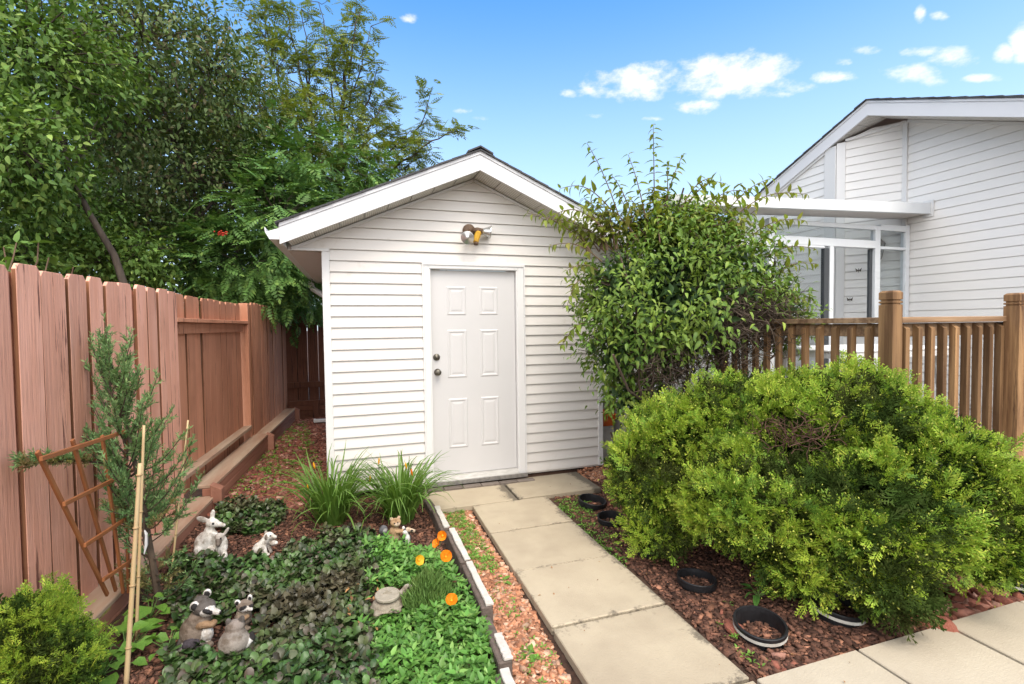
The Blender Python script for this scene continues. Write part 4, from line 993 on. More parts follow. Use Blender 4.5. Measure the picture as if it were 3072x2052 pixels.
# added tree behind everything, depth shade put into its dark leaf colour
def trees():
    g = 'trees behind the fence'
    def gp(px, py, depth): p = V2W(px, py, depth); return (p[0], p[1], -.1)
    broad_tree('dense_tree', 'dark dense tree closing the gaps behind the mountain ash', [(150, 500, 9.5, 300, 200), (450, 430, 10.5, 260, 230), (700, 520, 11.5, 220, 190), (320, 260, 10.5, 230, 170), (880, 560, 13, 160, 120), (560, 660, 11, 260, 90), (60, 230, 9.5, 220, 180)],
               'leaf_dark', 4200, 10, .17, [gp(450, 700, 12), V2W(450, 500, 12), V2W(430, 350, 12)], [], LEAF2, .3, 3, g)
    broad_tree('leafy_tree', 'tall leafy tree with leaning dark trunk beside the tall side fence', [(70, 130, 5.4, 200, 170), (40, 340, 5.0, 140, 130), (-60, 480, 5.2, 140, 200), (150, 520, 6.4, 130, 120), (250, 600, 6.4, 150, 70), (40, 590, 5.6, 120, 70)],
               'leaf_tree', 2100, 14, .08, [gp(330, 800, 5.4), V2W(300, 700, 5.8), V2W(262, 585, 5.75), V2W(205, 490, 5.6), V2W(155, 385, 5.5), V2W(130, 250, 5.4)], [(V2W(205, 490, 6.1), V2W(60, 420, 5.6)), (V2W(160, 390, 5.9), V2W(260, 250, 6.0)), (V2W(150, 330, 5.8), V2W(60, 180, 5.5))], LEAF, .15, 5, g)
    broad_tree('crab_apple_tree', 'olive leaved tree with browning leaves reaching up between the leafy tree and the mountain ash', [(330, 110, 6.6, 210, 150), (300, 300, 6.8, 190, 150), (480, 180, 7.2, 130, 170), (420, 400, 7.3, 160, 130), (330, 480, 7.4, 130, 110), (230, 20, 6.6, 180, 90)],
               'leaf_olive', 2500, 13, .078, [gp(470, 800, 7.6), V2W(450, 640, 7.6), V2W(440, 560, 7.5), V2W(455, 470, 7.4), V2W(400, 330, 7.2), V2W(360, 200, 7)], [(V2W(455, 500, 7.4), V2W(540, 380, 7.6)), (V2W(400, 330, 7.2), V2W(300, 180, 6.9)), (V2W(400, 330, 7.2), V2W(480, 160, 7.2))], LEAF, .16, 9, g)
    # mountain ash: compound leaves
    def ash(label, lobes, m_, ncl, per, size, trunk, limbs, shoots, berries, seed, sp):
        base = np.array(trunk[0]); t = thing('mountain_ash_tree', label, 'tree', tuple(base), g)
        b = MB(); b.tube(trunk, np.linspace(.10, .05, len(trunk)), 9)
        for a_, e_ in limbs: limb(b, a_, e_, .045, .015)
        c, r = lobes_w(lobes); P, nor, idx = sample_lobes(c, r, ncl, .4, 1.06, .6)
        nz = fbm3(P, 1.8, seed); k_ = nz > -.2; P, nor = P[k_], nor[k_]
        Q, N_ = clumpy(P, nor, per, sp)
        tb = MB()
        for k in range(0, len(P), 4):
            j = np.argmin(np.linalg.norm(c-P[k], axis=1)); limb(tb, c[j]+(P[k]-c[j])*.3, P[k], .012, .004, 4, .1, 3)
        tips = []
        for sh in shoots:                                           # airy outer branches against the sky
            a_, e_ = np.array(V2W(*sh[0])), np.array(V2W(*sh[1])); pts = limb(b, a_, e_, .022, .006, 5, .07, 8)
            for i in range(2, 9):
                for q in range(sh[2]):
                    side = unit(1)[0]; side[2] = abs(side[2])*.6; L_ = rng.uniform(.25, .7)*(1.15-i/9*.7); pe = pts[min(i, 8)]+side*L_*sh[3]
                    limb(tb, pts[min(i, 8)], pe, .007, .003, 4, .08, 3); tips += [(pts[min(i, 8)]+(pe-pts[min(i, 8)])*f, side) for f in (.45, .75, 1.0)]
        if tips:
            tp = np.array([x[0] for x in tips]); td = np.array([x[1] for x in tips])
            tp = np.repeat(tp, 2, 0)+rng.normal(size=(len(tp)*2, 3))*.03; td = np.repeat(td, 2, 0)
            Q = np.concatenate([Q, tp]); N_ = np.concatenate([N_, td])
        o = b.build('trunk', mat['bark'], t, smooth=True); o.location = tuple(-base)
        o = tb.build('branches', mat['bark'], t); o['kind'] = 'stuff'; o.location = tuple(-base)
        n = len(Q); hz = rng.normal(size=(n, 3)); hz[:, 2] *= .3
        d = nrm(N_*.7+hz*.6+np.array([0, 0, -.15])); up = nrm(np.array([0, 0, 1.0])+N_*.35+rng.normal(size=(n, 3))*.3)
        o = scatter('crown', PINN if m_ == 'rowan_low' else PINN_S, Q, d, up, size*rng.uniform(.65, 1.15, n), mat[m_], t); o.location = tuple(-base); o['kind'] = 'stuff'
        for bp in berries:
            cc = V2W(*bp); b = MB()
            for k in range(26):
                q = cc+rng.normal(size=3)*np.array([.035, .035, .018]); b.lathe([(.002, -.011), (.0095, -.006), (.011, 0), (.0095, .006), (.002, .011)], tuple(q), 6)
            o = b.build('berry_cluster', mat['berry'], t, smooth=True); o.location = tuple(-base)
        return t
    ash('drooping mountain ash with deep green feathery leaves and red berries over the fence corner',
        [(560, 600, 7.4, 170, 100), (640, 500, 7.6, 180, 130), (690, 660, 8.6, 90, 70), (520, 680, 7.6, 130, 40), (780, 470, 9.2, 150, 100), (700, 390, 8.4, 180, 90)], 'rowan_low', 820, 7, .29,
        [gp(690, 800, 8.9), V2W(680, 640, 8.9), V2W(660, 520, 8.4), V2W(640, 420, 8.2)], [], [], [(510, 535, 6.4), (690, 735-60, 7.9)], 21, .17)
    ash('tall mountain ash with airy yellow green branches reaching above the shed roof',
        [(640, 170, 9.3, 90, 100), (760, 210, 9.5, 80, 90), (700, 310, 9.2, 170, 80), (880, 390, 9.6, 90, 60), (560, 260, 9, 110, 110), (800, 320, 9.5, 110, 60)], 'rowan_high', 560, 5, .26,
        [gp(770, 760, 9.8), V2W(772, 560, 9.8), V2W(775, 420, 9.7), V2W(782, 300, 9.6)],
        [(V2W(782, 310, 9.6), V2W(790, 90, 9.6)), (V2W(700, 400, 9.3), V2W(655, 200, 9.2)), (V2W(775, 400, 9.7), V2W(900, 290, 9.8)), (V2W(690, 400, 9.3), V2W(560, 170, 9)), (V2W(740, 400, 9.5), V2W(700, 160, 9.4)), (V2W(600, 390, 8.8), V2W(520, 260, 8.6))],
        [((785, 250, 9.6), (850, 60, 9.5), 2, 1.0), ((785, 230, 9.6), (730, 5, 9.5), 2, 1.0), ((880, 330, 9.7), (985, 220, 9.7), 2, .8), ((900, 390, 9.7), (1055, 300, 9.8), 2, .7), ((880, 420, 9.7), (985, 350, 9.8), 2, .6), ((700, 230, 9.4), (650, 5, 9.2), 2, 1.0), ((830, 260, 9.6), (870, 150, 9.6), 2, .8), ((640, 200, 9.2), (560, 30, 9), 2, 1.0), ((770, 280, 9.6), (790, 90, 9.4), 2, 1.0), ((700, 240, 9.4), (690, 20, 9.4), 2, .9), ((640, 180, 9.2), (610, -30, 9.1), 2, .9), ((840, 300, 9.6), (880, 230, 9.6), 2, .7), ((880, 360, 9.7), (940, 300, 9.7), 2, .7), ((800, 180, 9.6), (830, 20, 9.5), 2, .9)],
        [], 33, .17)
    # low apple shoots showing over the fence boards
    t = thing('apple_sapling', 'pale leaved apple shoots showing just above the salmon fence', 'tree', tuple(V2W(60, 640, 4.2)))
    b = MB(); Q = []; D_ = []; base = np.array(V2W(60, 640, 4.2))
    for (x0, y0, x1, y1) in ((60, 660, 38, 556), (75, 660, 88, 556), (60, 660, 112, 590), (110, 670, 168, 612), (20, 650, 8, 566)):
        a_, e_ = np.array(V2W(x0, y0, 4.2)), np.array(V2W(x1, y1, 4.1)); pts = limb(b, a_-np.array([0, 0, .9]), e_, .012, .005, 5, .04, 8)
        for p in pts[4:]:
            for k in range(3): Q.append(p); D_.append(unit(1)[0]*np.array([1, 1, .4])+np.array([0, 0, .1]))
    o = b.build('trunk', mat['twig_pale'], t); o.location = tuple(-base)
    Q = np.array(Q); D_ = np.array(D_); o = scatter('crown', LEAF, Q, D_, nrm(np.array([0, 0, 1.])+rng.normal(size=(len(Q), 3))*.3), rng.uniform(.08, .13, len(Q)), mat['leaf_tree'], t, 'stuff'); o.location = tuple(-base)
trees()

# ---------------------------------------------------------------- tall arching shrub at the shed corner
def to_parts(name, tmpl, pos, d, up, sc, m_, parent, base, nmax=300):
    """the leaves nearest the camera as objects that share one mesh, the rest as one mass"""
    dist = np.linalg.norm(pos-CAM, axis=1)/np.maximum(sc, 1e-6); order = np.argsort(dist); near, rest = order[:nmax], order[nmax:]
    me = bpy.data.meshes.new(name); me.from_pydata([tuple(v) for v in tmpl[0]], [], [tuple(f) for f in tmpl[1]]); me.materials.append(m_)
    me.polygons.foreach_set('use_smooth', [True]*len(me.polygons))
    R = frames(d, up)
    for i in near:
        m4 = Matrix.Identity(4)
        for a in range(3):
            for b in range(3): m4[a][b] = R[i][a, b]*sc[i]
            m4[a][3] = pos[i][a]-base[a]
        inst(name, me, parent, mat4=m4)
    if len(rest):
        o = scatter('foliage', tmpl, pos[rest], d[rest], up[rest], sc[rest], m_, parent, 'stuff'); o.location = tuple(-np.array(base))
def shrub():
    base = np.array([3.02, -.92, -.1]); t = thing('flowering_shrub', 'large bushy green shrub with long arching shoots between shed and deck', 'shrub', tuple(base))
    lob = [(1580, 620, 4.3, 215, 100), (1560, 715, 4.15, 240, 130), (1460, 800, 4.1, 140, 100), (1760, 710, 4.3, 85, 80), (1430, 660, 4.2, 115, 95), (1445, 905, 4.1, 60, 55), (1550, 530, 4.4, 130, 60), (1790, 750, 4.35, 65, 55)]
    c, r = lobes_w(lob); P, nor, idx = sample_lobes(c, r, 4300, .5, 1.06, .68)
    # bare twiggy hollow low on the deck side
    hc = np.array(V2W(1740, 775, 3.9)); hollow = np.linalg.norm((P-hc)/np.array([.50, .65, .34]), axis=1) < 1
    hc2 = np.array(V2W(1580, 850, 3.8)); hollow |= np.linalg.norm((P-hc2)/np.array([.40, .5, .16]), axis=1) < 1
    hollow &= rng.random(len(P)) > .14; H = P[hollow]; P, nor = P[~hollow], nor[~hollow]
    kk = fbm3(P, 4.0, 3)+fbm3(P, 9, 6)*.6 > -.24; P, nor = P[kk], nor[kk]
    Q, N_ = np.repeat(P, 6, 0), np.repeat(nor, 6, 0); n = len(Q)
    Q = Q+rng.normal(size=(n, 3))*.055; d = nrm(N_*.8+rng.normal(size=(n, 3))*.7+np.array([0, 0, -.4])); up = nrm(np.array([0, 0, 1.0])+N_*.7+rng.normal(size=(n, 3))*.3)
    to_parts('leaf', LEAF_N, Q, d, up, .062*rng.uniform(.55, 1.3, n), mat['weigela'], t, base)
    q, nq, _ = sample_lobes(c, r, 4200, .2, .74, .2); q = q[np.linalg.norm((q-hc)/np.array([.42, .5, .28]), axis=1) > 1]; o = scatter('inner_shade_leaves', LEAF2, q, unit(len(q)), unit(len(q)), .10*rng.uniform(.6, 1.2, len(q)), mat['leaf_dark'], t, 'stuff')
    o.location = tuple(-base)  # dark leaves added inside: gap shade in their colour, sky blocked
    b = MB()
    for k in range(16):
        a_ = base+np.array([rng.normal()*.1, rng.normal()*.1, 0]); e_ = c[k % len(c)]+rng.normal(size=3)*.2; limb(b, a_, e_, .018, .008, 6, .08, 6)
    for k in range(2600):                                            # dry twigs in the hollow
        p = (H[rng.integers(len(H))] if len(H) else hc)+rng.normal(size=3)*.06; v = unit(1)[0]; limb(b, p, p+v*rng.uniform(.06, .22), .0035, .0015, 3, .12, 3)
    for k in range(0, len(P), 5):
        j = np.argmin(np.linalg.norm(c-P[k], axis=1)); limb(b, c[j]+(P[k]-c[j])*.45, P[k], .006, .003, 3, .1, 3)
    o = b.build('branches', mat['twig'], t); o['kind'] = 'stuff'; o.location = tuple(-base)
    # long shoots with paired leaves
    S = [((1500, 480, 4.3), (1497, 285, 4.2), .1), ((1420, 500, 4.2), (1345, 328, 4.1), .1), ((1480, 500, 4.2), (1440, 355, 4.2), .1), ((1520, 480, 4.3), (1565, 355, 4.3), .1), ((1380, 520, 4.1), (1250, 505, 3.95), .28),
         ((1400, 480, 4.2), (1285, 432, 4.1), .25), ((1380, 600, 4.05), (1262, 563, 3.95), .2), ((1370, 620, 4.05), (1300, 620, 3.95), .2), ((1560, 480, 4.3), (1625, 408, 4.3), .2), ((1600, 500, 4.3), (1715, 440, 4.3), .25), ((1640, 540, 4.2), (1848, 445, 4.1), .22),
         ((1700, 560, 4.2), (1842, 505, 4.1), .2), ((1740, 600, 4.2), (1868, 570, 4.05), .2), ((1760, 640, 4.2), (1872, 605, 4.05), .2), ((1770, 700, 4.2), (1862, 690, 4.1), .2), ((1560, 500, 4.3), (1660, 420, 4.35), .3), ((1640, 520, 4.3), (1768, 408, 4.3), .15), ((1450, 500, 4.2), (1400, 400, 4.2), .15), ((1530, 480, 4.3), (1530, 370, 4.3), .1), ((1330, 640, 4.0), (1300, 700, 4.0), .2), ((1340, 740, 4.0), (1290, 790, 4.0), .2)]
    for k in range(64):                                             # shorter sprouts over the top of the mass
        a_ = rng.uniform(1340, 1740); y = 525+abs(a_-1520)*.15; S.append(((a_, y+30, 4.3+rng.normal()*.1), (a_+rng.normal()*45+(a_-1540)*.3, y-rng.uniform(30, 110)*(1-abs(a_-1500)/420), 4.25+rng.normal()*.1), .15))
    sb = MB(); pos = []; dd = []; uu = []; ss = []
    for a, e, sag in S:
        A_, E_ = np.array(V2W(*a)), np.array(V2W(*e)); L_ = np.linalg.norm(E_-A_); npt = max(8, int(L_/.05)); pts = []
        for i in range(npt+1):
            q = i/npt; pts.append(A_+(E_-A_)*q+np.array([0, 0, 1.0])*sag*L_*math.sin(math.pi*q)*.8)
        sb.tube(pts, list(np.linspace(.006, .002, npt+1)), 5)
        ax = nrm(E_-A_); side = nrm(np.cross(ax, np.array([FW[0], FW[1], .3])))
        for i in range(2, npt+1):
            for s in (-1, 1):
                lat = side if i % 2 else nrm(np.cross(ax, side))
                tg = nrm(pts[i]-pts[i-1]); v = nrm(tg*.45+lat*s*1.0+np.array([0, 0, -.45])+rng.normal(size=3)*.2)
                pos.append(pts[i]); dd.append(v); uu.append(nrm(np.array([0, 0, 1.])+tg*.5+rng.normal(size=3)*.25)); ss.append(.122*(1.05-.5*i/npt)*rng.uniform(.8, 1.15))
    o = sb.build('shoot_stems', mat['twig_pale'], t); o['kind'] = 'stuff'; o.location = tuple(-base)
    o = scatter('shoot_leaves', LEAF_N, np.array(pos), np.array(dd), np.array(uu), np.array(ss), mat['weigela_tip'], t, 'stuff'); o.location = tuple(-base)
shrub()

# ---------------------------------------------------------------- golden thuja
LUMP = 42
def thuja(label, lobes, ncl, per, size, base, buds=0, hollow=None, group=None, roots=True, seed=4, core=.74):
    base = np.array(base, float); t = thing('golden_thuja', label, 'shrub', tuple(base), group)
    c, r = lobes_w(lobes)
    P, nor, idx = sample_lobes(c, r, ncl, .80, 1.03, .86)
    nl = max(30, int(ncl/LUMP)); ctr = P[rng.choice(len(P), nl, replace=False)]; bd = np.full(len(P), 9.); bi_ = np.zeros(len(P), int)
    for k in range(nl):                                             # puffs of foliage with valleys between them
        q = np.linalg.norm(P-ctr[k], axis=1); u_ = q < bd; bd = np.where(u_, q, bd); bi_ = np.where(u_, k, bi_)
    Rr = np.percentile(bd, 90); w_ = bd/Rr; lsz = rng.uniform(-.05, .06, nl)
    bump = fbm3(P, 4.5, seed); P = P+nor*(.085*(1-w_**2)+lsz[bi_]+bump*.06-.085)[:, None]
    nor = nrm(nor+(P-ctr[bi_])/Rr*.75)
    k_ = (P[:, 2] > -.04+.03*rng.random(len(P))) & (rng.random(len(P)) > (w_-.78)*1.7)
    if hollow is not None:
        hc, hr = np.array(V2W(*hollow[:3])), np.array(hollow[3:]); k_ &= np.linalg.norm((P-hc)/hr, axis=1) > 1
    P, nor = P[k_], nor[k_]
    cd_ = nrm(nor*.8+rng.normal(size=(len(P), 3))*.35+np.array([0, 0, .55])); cu_ = nrm(unit(len(P))+nor*.6)
    for j, S_ in enumerate(SPRAYS):
        p = P[j::3]; n = len(p)*per; q = np.repeat(p, per, 0); n_ = np.repeat(nor[j::3], per, 0); q = q+rng.normal(size=(n, 3))*.026-n_*rng.uniform(0, .05, n)[:, None]
        d = nrm(np.repeat(cd_[j::3], per, 0)+rng.normal(size=(n, 3))*.33); up = nrm(np.repeat(cu_[j::3], per, 0)+rng.normal(size=(n, 3))*.4)
        o = scatter('foliage', S_, q, d, up, size*rng.uniform(.55, 1.2, n), mat['thuja'], t, 'stuff'); o.location = tuple(-base)
    # inside: sprays coloured dark for the shade between puffs, and stems
    b = MB()
    A = np.stack([np.array([RT[0], RT[1], 0]), np.array([FW[0], FW[1], 0]), np.array([0, 0, 1.0])]); A[0] /= np.linalg.norm(A[0]); A[1] /= np.linalg.norm(A[1])
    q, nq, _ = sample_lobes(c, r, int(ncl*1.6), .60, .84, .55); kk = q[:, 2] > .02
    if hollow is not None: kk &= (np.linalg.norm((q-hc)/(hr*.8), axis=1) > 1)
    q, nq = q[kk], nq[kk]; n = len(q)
    o = scatter('shade_sprays', SPRAYS[0], q, unit(n)+nq*.5, unit(n), size*1.3*rng.uniform(.7, 1.3, n), mat['thuja_core'], t, 'stuff'); o.location = tuple(-base)
    for k in range(60 if roots else 10):
        j = rng.integers(len(c)); e_ = c[j]+(rng.normal(size=3)*.22*r[j])-np.array([0, 0, .25*r[j][2]]); a_ = base+np.array([rng.normal()*.12, rng.normal()*.12, .0]); limb(b, a_, e_, .022, .006, 6, .1, 6)
    if hollow is not None:
        tb = MB()
        for k in range(130):
            p = hc+rng.normal(size=3)*hr*.42+np.array([0, .12, -.05]); limb(tb, p, p+nrm(rng.normal(size=3)+np.array([0, -.3, .4]))*rng.uniform(.05, .14), .0035, .0015, 3, .15, 4)
        o = tb.build('dead_twigs', mat['dead_twig'], t); o['kind'] = 'stuff'; o.location = tuple(-base)
    o = b.build('branches', mat['twig_pale'], t); o['kind'] = 'stuff'; o.location = tuple(-base)
    if buds:
        bi = rng.choice(len(P), min(buds, len(P)*3)); bp = P[bi]+nor[bi]*.045+rng.normal(size=(len(bi), 3))*.028
        OCT = T([(1, 0, 0), (-1, 0, 0), (0, .45, 0), (0, -.45, 0), (0, 0, .45), (0, 0, -.45)], [(0, 2, 4), (2, 1, 4), (1, 3, 4), (3, 0, 4), (2, 0, 5), (1, 2, 5), (3, 1, 5), (0, 3, 5)])
        o = scatter('cones', OCT, bp, nrm(nor[bi]+rng.normal(size=(len(bi), 3))*.5), unit(len(bi)), .009*rng.uniform(.7, 1.2, len(bi)), mat['bud'], t, 'stuff'); o.location = tuple(-base)
    return t
g = G(1860, 1330, -.05)
thuja('sprawling golden green thuja bush with yellow cones in front of the deck', [(1570, 1020, 3.5, 140, 105), (1490, 1090, 3.4, 95, 95), (1700, 960, 3.35, 140, 100), (1830, 970, 3.2, 150, 110), (1960, 980, 3.0, 150, 120), (2120, 1080, 2.85, 160, 140), (2230, 1180, 2.68, 130, 120), (1780, 1140, 2.95, 220, 130), (1980, 1180, 2.7, 200, 140), (2040, 1330, 2.45, 85, 95), (1830, 1270, 2.75, 110, 75), (1520, 1215, 3.3, 75, 45), (2260, 1260, 2.62, 80, 60), (1680, 1130, 3.1, 130, 100)],
      8600, 5, .084, (2.9, -2.2, -.08), 6000, (1850, 985, 2.72, .15, .26, .12))
thuja('small rounded yellow green thuja growing at the fence foot beside the bamboo stake', [(40, 1465, 2.0, 100, 80), (105, 1515, 1.98, 75, 80), (30, 1560, 1.95, 130, 90), (130, 1560, 1.95, 55, 60)], 2200, 5, .06, tuple(G(50, 1600, -.1)), 0, None, None, False, 8)

# ---------------------------------------------------------------- juniper sapling, trellis, stakes
def juniper():
    base = np.array(G(368, 1400, -.07)); dep = float((base-CAM)@FW); t = thing('juniper_sapling', 'slender blue green juniper sapling leaning in front of the salmon fence', 'shrub', tuple(base))
    W = lambda x, y, dd=0: np.array(V2W(x, y, dep+dd))
    tr = [base, W(352, 1300), W(340, 1230), W(325, 1130), W(300, 1020), W(275, 900), W(243, 790)]
    b = MB(); b.tube(tr, [.02, .018, .016, .014, .010, .006, .002], 7)
    b.tube([W(352, 1290), W(330, 1240, -.03), W(330, 1180, -.03)], [.011, .008, .005], 6)
    pos = []; dr = []; old = []
    def branch(a, e, n, cur=.12, dry=False):
        pts = []
        L_ = np.linalg.norm(e-a)
        for i in range(9):
            q = i/8; pts.append(a+(e-a)*q+np.array([0, 0, -1])*cur*L_*math.sin(math.pi*q))
        b.tube(pts, list(np.linspace(.005, .0015, 9)), 4)
        for k in range(n):
            q = rng.uniform(.15, 1.0); i = min(int(q*8), 7); p = pts[i]+(pts[i+1]-pts[i])*(q*8-i); tg = nrm(pts[i+1]-pts[i])
            pos.append(p); dr.append(nrm(tg*1.0+rng.normal(size=3)*.38+np.array([0, 0, .25]))); old.append(dry)
    tp = np.array(tr)
    for k in range(85):                                            # dense upper crown, branches sweep up
        q = rng.uniform(0, 1)**.8; y = 1190-q*390; cx = np.interp(y, [790, 900, 1020, 1130, 1230], [243, 272, 298, 322, 340]); w = np.interp(y, [790, 830, 900, 1000, 1100, 1190], [8, 34, 70, 105, 112, 85])
        side = rng.uniform(-1, 1); a = W(cx, y+60, rng.normal()*.01); e = W(cx+side*w*rng.uniform(.8, 1.35), y-rng.uniform(5, 90), rng.normal()*.10*w/95)
        branch(a, e, 24)
    for k in range(44):                                             # thin lower growth
        y = rng.uniform(1150, 1380); cx = np.interp(y, [1130, 1300, 1400], [322, 352, 368]); side = rng.choice([-1, 1]); e = W(cx+side*rng.uniform(30, 110), y-rng.uniform(-20, 90), rng.normal()*.1)
        branch(W(cx, y+10), e, 14, .1, rng.random() < .4)
    branch(W(262, 1080), W(150, 960, -.05), 30, .1); branch(W(280, 1070), W(140, 950, -.05), 16, .05)
    for k in range(3): branch(W(235, 1062, -.12), W(30+14*k, 1052+7*k, -.62), 60, -.03, k == 2)
    branch(W(330, 1130), W(440, 1010, -.02), 30); branch(W(350, 1240), W(455, 1100, -.02), 30); branch(W(345, 1200), W(430, 1060), 26); branch(W(240, 1385), W(110, 1398, -.1), 6, 0, True)
    pos = np.array(pos); dr = np.array(dr); old = np.array(old)
    for j, T_ in enumerate(TUFTS):
        for fl, m_ in ((False, 'juniper'), (True, 'juniper_old')):
            k_ = (np.arange(len(pos)) % 3 == j) & (old == fl); n = k_.sum()
            if n: o = scatter('foliage', T_, pos[k_], dr[k_], unit(n), .062*rng.uniform(.6, 1.25, n), mat[m_], t, 'stuff'); o.location = tuple(-base)
    o = b.build('stem', mat['twig'], t); o.location = tuple(-base)
    b = MB(); p = W(330, 1212, -.03); b.tube([p+np.array([.0, 0, .0]), p+np.array([.015, -.01, -.03]), p+np.array([.012, -.01, -.09]), p+np.array([.0, -.01, -.14])], [.002, .008, .009, .003], 4); o = b.build('plant_tag', mat['tag'], t); o.location = tuple(-base)
    b = MB(); b.lathe([(.021, -.012), (.025, -.006), (.025, .006), (.021, .012)], tuple(W(333, 1190)), 10); o = b.build('plant_tie', mat['tie'], t); o.location = tuple(-base)
juniper()
def trellis():
    X = -1.06
    Q = lambda zx, zy: np.array(ray_x((zx*500/1568)/KV, (1300+zy*500/1568)/KV, X))
    def ray_x(px, py, x): r = ray(px, py); return CAM+r*((x-CAM[0])/r[0])
    base = Q(1060, 1560); t = thing('fan_trellis', 'orange brown wooden fan trellis leaning against the salmon fence', 'trellis', tuple(base))
    def bar(a, e, nm, off, w=.02, h=.012):
        a, e = Q(*a)-base, Q(*e)-base; a[0] += off; e[0] += off; b = MB(); b.bar(tuple(a), tuple(e), w, h, (1, 0, 0)); b.build(nm, mat['trellis'], t, bevel=.0015)
    for top, bot in (((350, 170), (1010, 1520)), ((680, 60), (1090, 1480)), ((960, 20), (1160, 1500)), ((1180, -10), (1210, 1500))): bar(top, bot, 'slat', 0)
    for a, e in (((340, 245), (1260, -50)), ((560, 672), (1260, 330)), ((760, 1060), (1260, 740)), ((935, 1385), (1250, 1170))): bar(a, e, 'crossbar', .015)
trellis()
def stake(label, a, e, r0, nodes):
    t = thing('bamboo_stake', label, 'garden stake', tuple(a)); b = MB(); a = np.array(a); v = np.array(e)-a; n = 14; pts = [v*i/n for i in range(n+1)]
    b.tube(pts, [r0*(1-.25*i/n) for i in range(n+1)], 10); b.build('cane', mat['bamboo'], t, smooth=True)
    for q in nodes:
        b = MB(); b.tube([v*(q-.004), v*(q-.001), v*(q+.001), v*(q+.004)], [r0*.95, r0*1.25, r0*1.25, r0*.95], 10); b.build('node', mat['bamboo_ring'], t, smooth=True)
sb_ = np.array(G(288, 1590, -.07)); dd_ = float((sb_-CAM)@FW)
stake('thick pale bamboo stake standing in front of the juniper', sb_, V2W(321, 1062, dd_), .0105, (.2, .47, .72, .95))
sb_ = np.array(G(312, 1470, -.07)); dd_ = float((sb_-CAM)@FW); stake('tan bamboo cane just behind the thick stake, its top among juniper twigs', sb_, V2W(330, 975, dd_), .008, (.3, .6))
sb_ = np.array(G(384, 1400, -.07)); dd_ = float((sb_-CAM)@FW); stake('thin bamboo cane beside the juniper on the shed side', sb_, V2W(431, 963, dd_), .006, (.4,))

# ---------------------------------------------------------------- bed cover
def in_poly(P, poly):
    x, y = P[:, 0], P[:, 1]; c = np.zeros(len(P), bool); n = len(poly)
    for i in range(n):
        x0, y0 = poly[i]; x1, y1 = poly[(i+1) % n]
        k = ((y0 > y) != (y1 > y)); c ^= k & (x < (x1-x0)*(y-y0)/((y1-y0) if y1 != y0 else 1e-9)+x0)
    return c
def area_pts(poly_px, dens, z=-.06):
    W = [G(a, b, z)[:2] for a, b in poly_px]; lo = np.min(W, 0); hi = np.max(W, 0); n = int(dens*np.prod(hi-lo)); P = rng.uniform(lo, hi, (n, 2)); return P[in_poly(P, W)]
OBST = []                                                           # (x, y, r) kept free for ornaments
for px, py, r_ in ((480, 1275, .17), (600, 1268, .11), (460, 1470, .125), (553, 1435, .09), (533, 1492, .13), (910, 1245, .14), (888, 1388, .125)):
    q = G(px, py); OBST.append((q[0], q[1]+.03, r_))
def free(P):
    k = np.ones(len(P), bool)
    for x, y, r_ in OBST: k &= np.hypot(P[:, 0]-x, P[:, 1]-y) > r_
    return k
def whorls(name, poly, dens, nl, size, T_, m_, hz=(.02, .07), tilt=(.1, .7), wsc=1.0):
    P = area_pts(poly, dens); P = P[free(P)]; n = len(P); z = ground_h(P[:, 0], P[:, 1])+rng.uniform(*hz, n)*(1+.5*np.sin(P[:, 0]*13)*np.sin(P[:, 1]*11))
    pos = np.repeat(np.column_stack([P, z]), nl, 0); a = np.repeat(rng.uniform(0, 6.28, n), nl)+np.tile(np.arange(nl)*2*math.pi/nl, n)+rng.normal(size=n*nl)*.25
    e = rng.uniform(*tilt, n*nl); d = np.column_stack([np.cos(a)*np.cos(e), np.sin(a)*np.cos(e), np.sin(e)]); up = np.column_stack([-np.cos(a)*np.sin(e), -np.sin(a)*np.sin(e), np.cos(e)])+rng.normal(size=(n*nl, 3))*.15
    return pos+d*.006, d, nrm(up), size*rng.uniform(.6, 1.25, n*nl)
